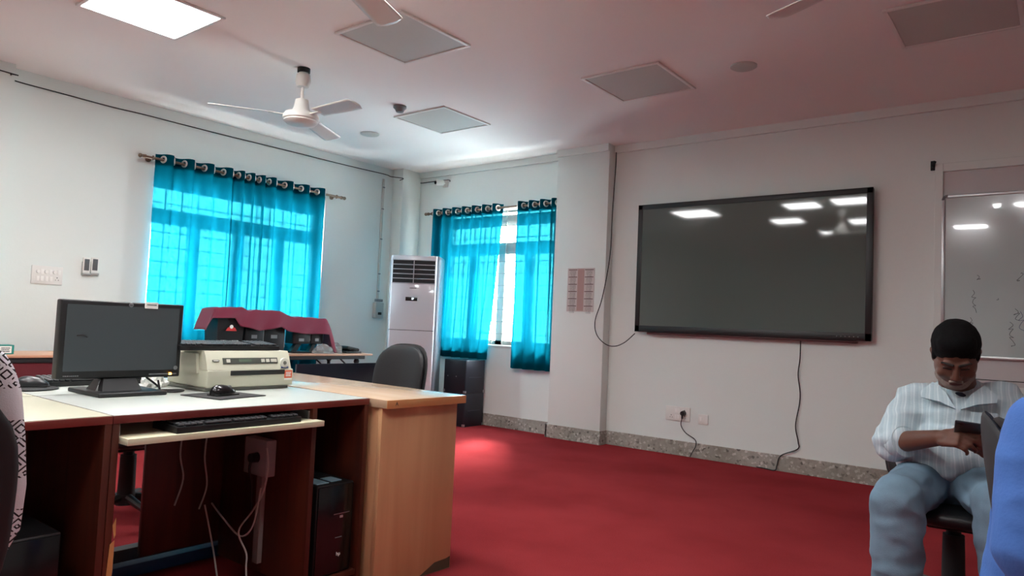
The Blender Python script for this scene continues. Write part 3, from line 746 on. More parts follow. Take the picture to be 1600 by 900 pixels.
# pull-out keyboard tray
ty0, ty1 = at(190, 680, 2, .655).y - .03, at(501, 662, 0, -2.15).y
tx = .05; yc_ = (.945 + 1.92) / 2; tz = at(300, 683, 0, FX + tx).z + .012
MB().box(-.36, tx, .968 - yc_, 1.665 - yc_, tz - .02, tz, .0015).build('keyboard_tray', mat('tray_laminate', srgb(210, 208, 178), .4), d2)
tray_o = d2.children[-1]; tray_o = [o for o in d2.children if o.name.startswith('keyboard_tray')][0]
MB().box(-.45, -.02, .967 - yc_, .975 - yc_, tz, tz + .03).build('tray_runner', ALU, tray_o)
MB().box(-.45, -.02, 1.642 - yc_, 1.649 - yc_, tz, tz + .03).build('tray_runner', ALU, tray_o)
# back-to-back desks behind
def backdesk(y0, y1, top, label, bk):
    t = thing('computer_desk', label, 'desk', (-3.35, (y0 + y1) / 2, 0))
    h = (y1 - y0) / 2 - .001
    MB().box(0, .535, -h, h, DT - .025, DT - .002, .001).build('top_board', MAHOGE, t)
    MB().box(.003, .533, -h + .002, h - .002, DT - .002, DT, .0006).build('laminate_top', top, t)
    for s in (-1, 1):
        ya_, yb2 = (-h, -h + .02) if s < 0 else (h - .02, h)
        MB().box(.002, .50, ya_, yb2, 0, DT - .025, .001).build('side_panel', MAHOG, t)
    if bk: MB().box(.49, .51, bk[0] - (y0 + y1) / 2, bk[1] - (y0 + y1) / 2, .12, DT - .025).build('back_panel', MAHOG, t)
    return t
backdesk(-.06, .945, LAMC, 'cream topped desk at the far left, backing onto the near left desk', (-.05, .93))
backdesk(.945, 1.92, LAMW, 'white topped desk behind the monitor, backing onto the printer desk', None)
q = at(200, 845, 2, .06)
tag(MB().box(-3.12, -3.06, .97, 1.89, .001, .075, .004).build('foot_rail', mat('rail_grey', srgb(92, 96, 98), .5)), 'grey foot rail on the floor under the back-to-back desks', 'foot rail')
tag(MB().box(-2.99, -2.93, .97, 1.89, .001, .05, .004).build('foot_rail', mat('rail_blue', srgb(40, 70, 110), .5)), 'blue strip on the floor under the back-to-back desks', 'foot rail')

# beech desk
t = thing('beech_desk', 'light beech wooden desk with a plain end panel, right of the printer desk', 'desk', (-2.12, 2.14, 0), R(-2))
MB().box(-1.42, .025, -.215, .235, DT - .035, DT, .004).build('desktop', BEECHT, t)
MB().box(-.03, -.008, -.21, .215, .0, DT - .035, .001).build('end_panel', BEECH, t)
MB().box(-1.38, -1.358, -.21, .215, .0, DT - .035, .001).build('end_panel', BEECH, t)
MB().box(-1.358, -.03, -.20, -.182, .0, DT - .035, .001).build('modesty_panel', BEECH, t)
MB().box(.0235, .026, -.215, .235, DT - .034, DT - .001, .0008).build('edge_band', wood('beech_edge', srgb(206, 150, 98), srgb(188, 132, 82), 'Y', .4, 3), t)
text('A', .022, INK, t, basis((.0262, -.165, DT - .017), (0, 1, 0), (0, 0, 1)), 'painted_letter')
MB().prism([(-.0078, .03, .002), (-.0078, .212, .002), (-.0078, .212, .05), (-.0078, .19, .045), (-.0078, .12, .042)], (.0012, 0, 0)).build('scuff', mat('scuff_dark', srgb(86, 70, 52), .8), t)

# dark desk behind
t = thing('dark_counter', 'low dark counter with a glossy black front panel, behind the beech desk', 'counter', (-4.41, 3.64, 0))
MB().box(-.02, 0, -.50, .62, .08, .72, .002).build('front_panel', mat('dark_gloss_laminate', srgb(30, 34, 44), .16), t)
MB().box(-.40, -.02, -.50, .62, .42, .44, .002).build('shelf', mat('dark_gloss_laminate', srgb(30, 34, 44), .16), t)
for y in (-.49, .61): MB().box(-.40, -.02, y - .01, y + .01, 0, .42).build('side_panel', BLACKM, t)

# ------------------------------------------------------------------ monitor, printer, keyboards, mice, towers
MXm = -2.76
q0 = at(88, 465, 0, MXm); q1 = at(288, 478, 0, MXm); q2 = at(286, 588, 0, MXm)
my0, my1 = q0.y + .018, q1.y; mz1 = (q0.z + q1.z) / 2; mz0 = q2.z
t = thing('computer_monitor', 'black flat computer monitor on the white topped desk', 'monitor', (MXm, (my0 + my1) / 2, DT))
h = (my1 - my0) / 2; z0, z1 = mz0 - DT, mz1 - DT
MB().box(-.045, 0, -h, h, z0, z1, .006, 3).build('housing', BLACK, t); hs_ = t.children[0]
MB().box(-.07, -.04, -h * .6, h * .6, z0 + .05, z1 - .06, .02, 3).build('rear_shell', BLACK, t)
MB().box(-.001, .002, -h + .018, h - .018, z0 + .028, z1 - .016).build('screen', MSCREEN, t)
MB().prism([(-.05, -.10, .018), (.03, -.10, .018), (-.03, -.05, z0 + .02), (-.06, -.05, z0 + .02)], (0, .001, 0)).build('stand_trim', BLACK, t)
b = MB()
b.prism([(.05, -.085, .014), (.05, .055, .014), (-.03, .05, z0 + .02), (-.03, -.05, z0 + .02)], (-.035, 0, 0)).build('stand', BLACKM, t)
MB().box(-.16, .11, -.12, .12, 0, .016, .005, 3).build('base', BLACK, t)
MB().cyl((.001, .015, z1 - .010), (.003, .015, z1 - .010), .008, n=16).build('round_logo', ALU, hs_)
text('hp', .011, INK, t, basis((.0035, .015, z1 - .010), (0, 1, 0), (0, 0, 1)), 'logo_letters')
MB().box(.0, .004, h * .30, h * .52, z1 - .020, z1 + .004).build('sticker', PAPER, t)
marks(.035, .006, 1, INK, t, basis((.0045, h * .41, z1 - .006), (0, 1, 0), (0, 0, 1)), 'sticker_marks')
MB().cyl((.0, h - .02, z0 + .035), (.003, h - .02, z0 + .035), .008, n=14).build('badge', GREYP, hs_)
MB().box(.0, .003, h * .45, h * .93, z0 + .010, z0 + .014).build('control_strip', GREYP, hs_)
MB().box(.0, .004, h * .80, h * .84, z0 + .008, z0 + .016).build('power_light', LITLED, hs_)
marks(.05, .006, 1, GREYP, t, basis((.003, -h + .045, z0 + .012), (0, 1, 0), (0, 0, 1)), 'model_marks')
MB().tube([(.002, -h + .055, z0 + .155), (.003, -h + .075, z0 + .157), (.003, -h + .09, z0 + .150)], .0022, 5).build('scratch', BLACKM, t)
# cables beside it
cb = [V((-2.72, 1.32, .80)), V((-2.72, 1.33, .76)), V((-2.76, 1.36, .757)), V((-2.72, 1.42, .757)), V((-2.68, 1.37, .757)), V((-2.74, 1.33, .757)), V((-2.83, 1.38, .76)), V((-2.86, 1.34, .80))]
tag(MB().tube(cb, .004).build('monitor_cable', CABLE), 'loose black monitor cable between the monitor base and the printer', 'cable')
blob('paper_scraps', PAPER, (-2.97, 1.42, DT + .001), (.05, .045, .05), 'crumpled white paper behind the monitor stand', 'paper', 3, .6)

# printer
PX = -2.68
pf = lambda px, py: at(px, py, 0, PX)
pya, pyb = pf(322, 612).y, pf(457, 604).y
t = thing('passbook_printer', 'cream box-shaped dot matrix printer on the white desk', 'printer', (PX, (pya + pyb) / 2, DT))
hp_ = (pyb - pya) / 2
MB().box(-.33, -.005, -hp_ - .004, hp_ - .02, .001, .014, .003).build('foot_tray', CREAMD, t)
MB().box(-.32, 0, -hp_, hp_, .014, .085, .006, 3).build('lower_body', CREAM, t)
ztp = pf(380, 549).z - DT
def side(y): return [(-.30, y, .085), (-.002, y, .085), (-.022, y, ztp - .02), (-.035, y, ztp), (-.29, y, ztp)]
MB().prism(side(-hp_ + .0), (0, 2 * hp_ - .012, 0)).build('upper_body', CREAM, t)
MB().prism([(x - .0, y, z) for x, y, z in side(-hp_ - .02)][0:0] or [(-.30, -hp_ - .012, .07), (-.06, -hp_ - .012, .07), (-.075, -hp_ - .012, ztp - .012), (-.29, -hp_ - .012, ztp - .012)], (0, .014, 0)).build('side_cover', CREAM, t)
MB().box(-.02, .003, -hp_ + .10, hp_ - .045, .062, .082, .002).build('paper_slot', mat('slot_dark', srgb(32, 34, 34), .5), t)
def slope(y, s): # point on the slanted front, s in 0..1
    return V((-.002 - .02 * s + .0012, y, .085 + (ztp - .105) * s))
a_ = slope(0, 0); c_ = slope(0, 1); upv = (c_ - a_).normalized()
def sl_box(y0, y1, s0, s1, th, name, m, par=None):
    return MB().prism([slope(y0, s0), slope(y1, s0), slope(y1, s1), slope(y0, s1)], V((upv.z, 0, -upv.x)) * th).build(name, m, par or t)
cpn = sl_box(-hp_ + .07, hp_ - .075, .42, .85, .0015, 'control_panel', mat('panel_grey', srgb(72, 76, 70), .4))
sl_box(-hp_ + .14, hp_ - .20, .55, .75, .0022, 'lcd', mat('lcd_green', srgb(96, 110, 96), .25), cpn)
for yk in (-hp_ + .085, hp_ - .155, hp_ - .132, hp_ - .109, hp_ - .085 - .012): sl_box(yk, yk + .016, .52, .75, .004, 'key', mat('key_light', srgb(200, 200, 188), .4), cpn)
sl_box(-hp_ + .025, -hp_ + .055, .62, .72, .002, 'brand_plate', CREAMD)
marks(.022, .006, 1, PAPER, t, basis(slope(-hp_ + .04, .67) + V((.004, 0, 0)), (0, 1, 0), upv), 'brand_marks')
k_ = slope(hp_ - .045, .45); MB().cyl(k_, k_ + V((.008, 0, .001)), .022, .020, 22).build('knob', mat('key_light', srgb(200, 200, 188), .4), t)
MB().cyl(k_ + V((.006, 0, 0)), k_ + V((.010, 0, .001)), .008, n=14).build('knob_centre', CREAMD, t)
sl_box(hp_ - .062, hp_ - .026, .05, .16, .002, 'blue_mark', mat('blue_print', srgb(60, 80, 130), .5))
MB().box(.0, .0025, hp_ - .045, hp_ - .008, .045, .078).build('orange_sticker', ORANGE, t)
marks(.026, .022, 3, PAPER, t, basis((.003, hp_ - .027, .062), (0, 1, 0), (0, 0, 1)), 'sticker_letters')
MB().box(.0, .0028, hp_ - .045, hp_ - .008, .037, .045).build('sticker_foot', PAPER, t)

# keyboards
def keyboard(loc, rz, label, L=.44, Wd=.14):
    t = thing('keyboard', label, 'keyboard', loc, rz)
    MB().prism([(-L / 2, -Wd / 2, 0), (-L / 2, Wd / 2, 0), (-L / 2, Wd / 2, .030), (-L / 2, -Wd / 2, .018)], (L, 0, 0)).build('case', BLACK, t)
    b = MB(); sl = math.atan2(.010, Wd)
    M = Matrix.Translation((0, 0, .024)) @ Matrix.Rotation(sl, 4, 'X')
    for r_ in range(6):
        for c_ in range(21):
            if c_ in (15, ) : continue
            x = -L / 2 + .018 + c_ * (L - .036) / 20; y = -Wd / 2 + .016 + r_ * (Wd - .032) / 5
            if r_ == 0 and 4 <= c_ <= 8 and c_ != 6: continue
            wk = .0085 if not (r_ == 0 and c_ == 6) else .045
            b.box(x - wk, x + wk, y - .009, y + .009, 0, .008, .002, 1, M=M)
    b.build('keys', mat('key_black', srgb(46, 48, 50), .4), t)['kind'] = 'stuff'
    return t
keyboard((-2.80, 1.625, DT + ztp + .001), R(89), 'black keyboard lying on top of the cream printer')
keyboard((-2.24, 1.345, tz + .001), R(91.5), 'black keyboard on the pulled-out tray of the white desk', .46, .15)
keyboard((-3.17, 1.29, DT + .001), R(92), 'black keyboard behind the monitor on the far desk')

def mouse(loc, rz, label, m, group=None):
    t = thing('computer_mouse', label, 'mouse', loc, rz, group)
    def sh(u, v):
        a = 2 * pi * u; e = .5 + .5 * cos(v * pi)   # v 0 top .. 1 rim
        r = sin(v * pi / 2)
        x, y = .056 * r * cos(a), .031 * r * sin(a) * (1 - .12 * cos(a)); z = .036 * (cos(v * pi / 2) ** .8) * (1 - .25 * cos(a) * r) + .003
        return V((x, y, z))
    b = MB(); b.grid(sh, 32, 12, True); b.lathe([(.0, .0), (.028, .0)], n=16)
    b.build('shell', m, t)
    MB().box(-.05, .054, -.0285, .0285, 0, .005, .002).build('base', BLACKM, t)
    MB().cyl((.028, -.004, .028), (.028, .004, .028), .008, n=14).build('scroll_wheel', GREYP, t)
    return t
GM = mat('mouse_gloss', srgb(20, 20, 22), .18)
q = at(348, 619, 2, DT)
tag(MB().box(-.11, .10, -.10, .12, 0, .003, .001, M=Matrix.Translation((q.x, q.y, DT + .001)) @ Matrix.Rotation(R(12), 4, 'Z')).build('mouse_pad', BLACKM), 'black square mouse pad in front of the printer', 'mouse pad')
mouse((q.x, q.y + .0, DT + .0042), R(100), 'glossy black mouse on the pad in front of the printer', GM)
q = at(40, 608, 2, DT)
o = tag(MB().lathe([(.0, 0), (.105, 0), (.105, .004), (.0, .004)], n=36).build('mouse_pad', BLACKM), 'round black mouse pad beside the patterned towel', 'mouse pad'); o.location = (q.x, q.y, DT + .001)
mouse((q.x - .03, q.y + .03, DT + .0055), R(60), 'black and silver mouse at the far left of the desk', mat('mouse_grey', srgb(48, 50, 52), .3))

def tower(loc, label, w_, h_, d_=.38, rz=0):
    t = thing('computer_tower', label, 'computer tower', loc, rz)
    MB().box(-d_, 0, -w_ / 2, w_ / 2, 0, h_, .006, 3).build('case', BLACK, t)
    MB().box(-.002, .006, -w_ / 2 + .004, w_ / 2 - .004, .006, h_ - .006, .003).build('front_fascia', GLOSSB, t); ff = [o for o in t.children if 'front_fascia' in o.name][0]
    MB().box(.006, .0075, -w_ * .05, w_ * .38, h_ * .66, h_ * .667).build('trim_line', ALU, ff)
    MB().box(.006, .008, w_ * .12, w_ * .20, h_ * .615, h_ * .64).build('badge', ALU, ff)
    text('hp', .02, PAPER, t, basis((.0085, w_ * .12, h_ * .22), (0, 1, 0), (0, 0, 1)), 'logo')
    MB().box(.006, .0075, w_ * .02, w_ * .2, h_ * .40, h_ * .405).build('drive_slot', GREYP, t)
    return t
tw = tower((-2.225, 1.795, .0805), 'black computer tower standing inside the right bay of the white desk', .175, .345)
MB().box(-.12, -.02, -.075, -.02, .346, .349).box(-.10, -.03, .0, .05, .346, .349).build('label', mat('blue_white_label', srgb(150, 190, 205), .4), tw)
tower((-2.235, at(62, 850, 0, -2.23).y - .03, .0), 'black computer tower on the floor under the cream topped desk', .17, at(62, 838, 0, -2.23).z)

# wiring on the divider inside the desk
bpY = 1.65
t = thing('socket_box', 'white extension socket box fixed inside the desk bay, with a black plug', 'socket box', (at(420, 715, 1, bpY).x, bpY, at(420, 715, 1, bpY).z))
MB().box(-.10, .05, -.045, -.001, -.065, .075, .004).build('box', mat('socket_white', srgb(160, 158, 160), .5), t)
MB().cyl((-.01, -.045, .005), (-.01, -.075, .005), .020, .018, 16).build('plug', BLACK, t)
MB().tube([(-.01, -.07, .005), (-.01, -.075, -.04), (-.012, -.06, -.10), (-.02, -.05, -.2)], .005).build('plug_cord', CABLE, t)
q = t.location
tag(MB().box(q.x - .04, q.x - .005, bpY - .022, bpY - .001, .10, q.z - .066, .002).build('cable_duct', mat('duct_white', srgb(140, 132, 128), .6)), 'white plastic cable duct below the socket box in the desk', 'conduit')
def wire(pts, m, label, r=.0035): tag(MB().tube([V(p_) for p_ in pts], r, 6).build('loose_cable', m), label, 'cable')
wire([(q.x + .06, bpY - .05, q.z + .05), (q.x + .09, bpY - .06, q.z - .02), (q.x + .05, bpY - .05, q.z - .12), (q.x - .0, bpY - .06, q.z - .2), (q.x - .05, bpY - .08, q.z - .28), (q.x - .02, bpY - .06, q.z - .36), (q.x + .0, bpY - .07, .1), (q.x + .03, bpY - .08, .012)], CABLEW, 'white cable looping down the right side of the knee space')
wire([(q.x - .22, bpY - .1, q.z - .2), (q.x - .14, bpY - .09, q.z - .25), (q.x - .05, bpY - .07, q.z - .3), (q.x + .03, bpY - .07, q.z - .24), (q.x + .05, bpY - .06, q.z - .1)], CABLEW, 'grey cable crossing the white one below the socket box')
wire([(-2.77, 1.46, .62), (-2.765, 1.45, .50), (-2.768, 1.47, .40), (-2.765, 1.44, .30)], CABLEW, 'short grey cable hanging on the desk back panel')
wire([(-2.765, 1.56, .60), (-2.76, 1.55, .48), (-2.765, 1.57, .36), (-2.76, 1.54, .27)], CABLEW, 'grey cable hanging next to the short one on the back panel')
wire([(-2.70, 1.53, .30), (-2.6, 1.52, .15), (-2.5, 1.50, .03), (-2.38, 1.49, .008)], CABLEW, 'thin white cable sloping to the floor in the knee space')

# ------------------------------------------------------------------ office chairs
def pad(wd, ht, th, bend, fn_place, NU=20, NV=20, pw=3.2, dome=.35):
    """rounded cushion; bend = curvature; returns MB"""
    b = MB()
    def pt(a, r, s):
        ca, sa = cos(a), sin(a); k = (abs(ca) ** pw + abs(sa) ** pw) ** (-1 / pw)
        x, z = ca * k * r * wd / 2, sa * k * r * ht / 2
        y = s * th / 2 * (max(0, 1 - r ** 5)) ** .45 + bend * (x / (wd / 2)) ** 2
        return fn_place(V((x, y, z)))
    rings = []
    seq = [(.02, 1), (.3, 1), (.55, 1), (.75, 1), (.88, 1), (.95, 1), (.985, 1), (1, 1), (.985, -1), (.95, -1), (.88, -1), (.75, -1), (.55, -1), (.3, -1), (.02, -1)]
    n = 40
    for r, s in seq: rings.append([b.b.verts.new(pt(2 * pi * k / n, r, s)) for k in range(n)])
    for A, B in zip(rings, rings[1:]):
        for k in range(n): b.b.faces.new((A[k], A[(k + 1) % n], B[(k + 1) % n], B[k]))
    b.b.faces.new(rings[0]); b.b.faces.new(rings[-1][::-1])
    return b
def chair(label, loc, rz, seat=.46, back_c=.70, back_h=.44, back_w=.46, tilt=8):
    t = thing('office_chair', label, 'chair', loc, rz, None)
    pad(.48, .46, .08, 0, lambda v: V((v.x, v.z + .02, seat - .045 + v.y + .00))).build('seat', LEATHER, t)
    tl = R(tilt)
    def pb(v):
        return V((v.x, -.235 + v.y - sin(tl) * v.z, back_c + cos(tl) * v.z))
    pad(back_w, back_h, .055, .035, pb).build('backrest', LEATHER, t)
    pad(back_w + .02, back_h + .02, .03, .035, lambda v: pb(v) + V((0, -.022, 0)), pw=3.2).build('back_shell', BLACKM, t)
    MB().box(-.03, .03, -.285, -.262, seat - .10, back_c - .04, .006).box(-.035, .035, -.29, .05, seat - .115, seat - .098, .004).build('back_bracket', BLACKM, t)
    MB().box(-.09, .09, -.09, .09, seat - .11, seat - .085, .006).cyl((0, 0, seat - .11), (0, 0, .30), .026, n=18).cyl((0, 0, .32), (0, 0, .10), .038, .042, 18).build('gas_lift', BLACKM, t)
    b = MB(); b.cyl((0, 0, .07), (0, 0, .12), .05, .045, 18)
    for k in range(5):
        a = 2 * pi * k / 5 + .3; d = V((cos(a), sin(a), 0))
        b.cap(d * .03 + V((0, 0, .105)), d * .29 + V((0, 0, .07)), .022, .014, 10)
    b.build('star_base', BLACK, t)
    for k in range(5):
        a = 2 * pi * k / 5 + .3; d = V((cos(a), sin(a), 0)); s = V((-sin(a), cos(a), 0)); c = d * .29 + V((0, 0, .0255))
        MB().cyl(c - s * .022, c - s * .008, .0255, n=16).cyl(c + s * .008, c + s * .022, .0255, n=16).cyl(c + V((0, 0, 0)), c + V((0, 0, .04)), .008, n=8).build('caster', BLACKM, t)
    return t

# far chair behind the beech desk
bc = dp(627, 580, 4.35)
rzf = R(176)
off = Matrix.Rotation(rzf, 3, 'Z') @ V((0, -.235, 0))
chA = chair('black leatherette chair behind the beech desk, its back toward the corner', (bc.x - off.x, bc.y - off.y, 0), rzf)
# chair pushed in on the far side of the white desks
dup(chA, (-3.80, 1.72, 0), R(-90), 'black chair on the far side of the desks, seen through the knee space')

# near-left chair with the printed towel
t3 = (-1.60, .12)
ncy = at(48, 740, 0, -1.52).y
chL = dup(chA, (-1.70, .238, 0), R(90), 'black chair draped with a black-and-white printed towel, at the left edge')
def towel_mat():
    m = mat('printed_towel', srgb(214, 216, 220), .9, bump=.2, bump_s=400); n = m.node_tree.nodes; l = m.node_tree.links; b = n['Principled BSDF']
    tc = n.new('ShaderNodeTexCoord'); sp = n.new('ShaderNodeSeparateXYZ'); l.new(tc.outputs['UV'], sp.inputs[0])
    def M_(op, a, c=None, v=None):
        k = n.new('ShaderNodeMath'); k.operation = op; l.new(a, k.inputs[0])
        if c is not None: l.new(c, k.inputs[1])
        if v is not None: k.inputs[1].default_value = v
        return k.outputs[0]
    x = M_('MULTIPLY', sp.outputs[0], v=1.0); y = M_('MULTIPLY', sp.outputs[1], v=1.0)
    fx = M_('ABSOLUTE', M_('SUBTRACT', M_('FRACT', M_('MULTIPLY', x, v=1 / .034)), v=.5))
    fy = M_('ABSOLUTE', M_('SUBTRACT', M_('FRACT', M_('MULTIPLY', y, v=1 / .034)), v=.5))
    sm = M_('ADD', fx, fy)
    rings = M_('GREATER_THAN', M_('FRACT', M_('MULTIPLY', sm, v=3.2)), v=.62)
    # band mask by height
    band = M_('FRACT', M_('MULTIPLY', y, v=1 / .17))
    bm = M_('GREATER_THAN', band, v=.35)
    t2 = n.new('ShaderNodeTexNoise'); t2.inputs['Scale'].default_value = 60; l.new(tc.outputs['UV'], t2.inputs['Vector'])
    rg = M_('MULTIPLY', M_('MULTIPLY', rings, bm), M_('GREATER_THAN', t2.outputs['Fac'], v=.42))
    mx = n.new('ShaderNodeMix'); mx.data_type = 'RGBA'; l.new(rg, mx.inputs[0]); mx.inputs[6].default_value = srgb(236, 240, 244); mx.inputs[7].default_value = srgb(34, 34, 38)
    l.new(mx.outputs[2], b.inputs['Base Color']); return m
TOWEL = towel_mat()
def towel():
    # hangs over the seat side of the near-left backrest and bulges above it
    TY = [(.40, .45), (.56, .48), (.64, .515), (.725, .515), (.821, .502), (.904, .487), (.946, .471), (.975, .452), (.990, .42)]
    def yr(z):
        for (a, ya_), (c, yc_) in zip(TY, TY[1:]):
            if z <= c: return ya_ + (yc_ - ya_) * (z - a) / (c - a)
        return .42
    b = MB(); uvl = b.b.loops.layers.uv.new('UVMap'); NU, NV = 28, 70; g = {}
    for i in range(NU + 1):
        for j in range(NV + 1):
            u, v = i / NU, j / NV
            if v < .85: z = .56 + v / .85 * .43; over = 0
            else: z = .99 - .012 * ((v - .85) / .15) ** 2 - .03 * ((v - .85) / .15) ** 4; over = (v - .85) / .15
            y1 = yr(z) if not over else .42 - .01 * over; y0 = .02 + (0.03 if z > .9 else 0)
            y = y0 + (y1 - y0) * u
            x = -1.548 + .13 * (z - .70) + .008 * sin(u * 22 + z * 6) + .055 * over - .02 * (u - .5) ** 2
            g[i, j] = (b.b.verts.new((x, y, z)), (y, z + over * .06))
    for i in range(NU):
        for j in range(NV):
            q4 = [g[i, j], g[i + 1, j], g[i + 1, j + 1], g[i, j + 1]]
            f = b.b.faces.new([k[0] for k in q4])
            for lp, k in zip(f.loops, q4): lp[uvl].uv = k[1]
    o = b.build('towel', TOWEL, None, solid=.006)
    tag(o, 'white towel with black diamond print, hung over the near-left chair back', 'towel')
towel()

# ------------------------------------------------------------------ people
def remeshed(b, name, m, parent, vox=.006, it=4, disp=None):
    bmesh.ops.recalc_face_normals(b.b, faces=b.b.faces)
    me = bpy.data.meshes.new(name); b.b.to_mesh(me); b.b.free()
    o = bpy.data.objects.new('tmp', me); C.objects.link(o)
    r = o.modifiers.new('r', 'REMESH'); r.mode = 'VOXEL'; r.voxel_size = vox
    s = o.modifiers.new('s', 'SMOOTH'); s.factor = .6; s.iterations = it
    dg = bpy.context.evaluated_depsgraph_get(); me2 = bpy.data.meshes.new_from_object(o.evaluated_get(dg))
    bpy.data.objects.remove(o)
    if disp:
        nr = [v.normal.copy() for v in me2.vertices]
        for v, n_ in zip(me2.vertices, nr): v.co += n_ * disp(v.co)
    me2.materials.clear(); me2.materials.append(m); me2.name = name
    me2.polygons.foreach_set('use_smooth', [True] * len(me2.polygons))
    o = bpy.data.objects.new(name, me2); C.objects.link(o); o.parent = parent
    return o
def skin_mat(name, c, c2):
    m = mat(name, c, .5, spec=.35, noise_s=25, noise_a=.08); m.node_tree.nodes['Principled BSDF'].inputs['Subsurface Weight'].default_value = .05; return m
def frame(z, y):     # rotation whose -Y axis looks along "face" and Z is up
    z = V(z).normalized(); f = V(y).normalized(); f = (f - z * f.dot(z)).normalized(); yv = -f; x = yv.cross(z)
    return Matrix(((x.x, yv.x, z.x), (x.y, yv.y, z.y), (x.z, yv.z, z.z)))
def head_shape(b, c, Rm, s=1.0, jaw=1.0):
    def E(p, r): b.ell(V(c) + Rm @ (V(p) * s), tuple(k * s for k in r), Rm.to_4x4(), 28, 20)
    E((0, .012, .035), (.076, .096, .085))        # cranium
    E((0, -.02, -.03), (.066 * jaw, .073, .082))  # face mass
    E((0, -.045, -.082), (.043 * jaw, .040, .034))# chin
    E((0, -.01, -.07), (.060 * jaw, .055, .040))  # jaw
    for sx in (-1, 1):
        E((sx * .040, -.063, -.035), (.024, .022, .024))   # cheeks
        E((sx * .030, -.083, .018), (.024, .010, .009))    # brow
        E((sx * .028, -.079, .002), (.014, .009, .0075))   # eyelids
        E((sx * .073, .012, -.012), (.007, .017, .030))    # ears
        E((sx * .078, .020, .004), (.008, .014, .014))
        E((sx * .011, -.100, -.038), (.009, .010, .008))   # nostrils
    b.cap(V(c) + Rm @ (V((0, -.086, .012)) * s), V(c) + Rm @ (V((0, -.108, -.032)) * s), .009 * s, .012 * s)
    E((0, -.089, -.060), (.024, .008, .006)); E((0, -.087, -.070), (.020, .008, .006))
def hand(b, wrist, dirv, palmn, side, curl, s=1.0, thumb=.5, spread=.06):
    """dirv wrist->fingers, palmn out of the palm, side +1 puts the thumb on cross(dir,palm)"""
    d = V(dirv).normalized(); n = V(palmn).normalized(); n = (n - d * n.dot(d)).normalized(); a = d.cross(n) * side
    W = V(wrist)
    b.cap(W, W + d * .03 * s, .027 * s, .026 * s)
    for k in range(4):
        off = (1.5 - k) * .0195 * s
        b.cap(W + d * .025 * s + a * off * .7, W + d * .088 * s + a * off, .016 * s, .0115 * s, 12)
    b.cap(W + d * .02 * s + a * .018 * s + n * .006, W + d * .05 * s + a * .030 * s + n * .010, .018 * s, .014 * s, 12)
    Ls = [(.040, .026, .021), (.045, .029, .022), (.041, .027, .021), (.032, .021, .019)]
    tips = []
    for k in range(4):
        off = (1.5 - k) * .0195 * s; p = W + d * (.088 - .004 * abs(k - 1)) * s + a * off
        dr = (d + a * spread * (1.5 - k)).normalized(); ang = 0
        for j, L_ in enumerate(Ls[k]):
            ang += (curl[k] if isinstance(curl, (list, tuple)) else curl) * (.9, 1.1, .8)[j]
            v = dr * cos(ang) + n * sin(ang); q_ = p + v * L_ * s
            b.cap(p, q_, (.0092 - .0008 * j) * s, (.0086 - .0010 * j) * s, 10); p = q_
        tips.append(p)
    p = W + d * .035 * s + a * .036 * s + n * .010; v = (d * .75 + a * .55 + n * thumb).normalized(); q_ = p + v * .038 * s
    b.cap(p, q_, .0125 * s, .0100 * s, 10)
    v = (d * .95 + a * .1 + n * thumb * .8).normalized(); b.cap(q_, q_ + v * .030 * s, .0100 * s, .0082 * s, 10)
    return tips

def cloth_disp(seed, amt):
    def f(co):
        n1 = noise.noise(V((co.x * 7 + seed, co.y * 7, co.z * 14))); n2 = noise.noise(V((co.x * 18, co.y * 18 + seed, co.z * 30)))
        return amt * (1 - abs(n1) * 2.2) * .8 + amt * .45 * n2
    return f
def shirt_mat():
    m = mat('striped_shirt', srgb(186, 200, 204), .8, bump=.12, bump_s=120); n = m.node_tree.nodes; l = m.node_tree.links; b = n['Principled BSDF']
    tc = n.new('ShaderNodeTexCoord'); sp = n.new('ShaderNodeSeparateXYZ'); l.new(tc.outputs['Object'], sp.inputs[0])
    nz = n.new('ShaderNodeTexNoise'); nz.inputs['Scale'].default_value = 5; l.new(tc.outputs['Object'], nz.inputs['Vector'])
    a = n.new('ShaderNodeMath'); a.operation = 'MULTIPLY_ADD'; a.inputs[1].default_value = .05; l.new(nz.outputs['Fac'], a.inputs[0]); l.new(sp.outputs[0], a.inputs[2])
    f = n.new('ShaderNodeMath'); f.operation = 'MULTIPLY'; f.inputs[1].default_value = 1 / .028; l.new(a.outputs[0], f.inputs[0])
    fr = n.new('ShaderNodeMath'); fr.operation = 'FRACT'; l.new(f.outputs[0], fr.inputs[0])
    r = n.new('ShaderNodeValToRGB'); e = r.color_ramp.elements; r.color_ramp.interpolation = 'EASE'
    e[0].position = 0; e[0].color = srgb(204, 218, 222); e[1].position = .16; e[1].color = srgb(176, 196, 204)
    k = e.new(.5); k.color = srgb(168, 190, 200); k = e.new(.62); k.color = srgb(184, 202, 208); k = e.new(.9); k.color = srgb(176, 196, 204); k = e.new(1.0); k.color = srgb(204, 218, 222)
    l.new(fr.outputs[0], r.inputs[0]); l.new(r.outputs[0], b.inputs['Base Color']); return m
def denim():
    m = mat('washed_denim', srgb(104, 130, 148), .85, bump=.15, bump_s=300, noise_s=8, noise_a=.42); return m

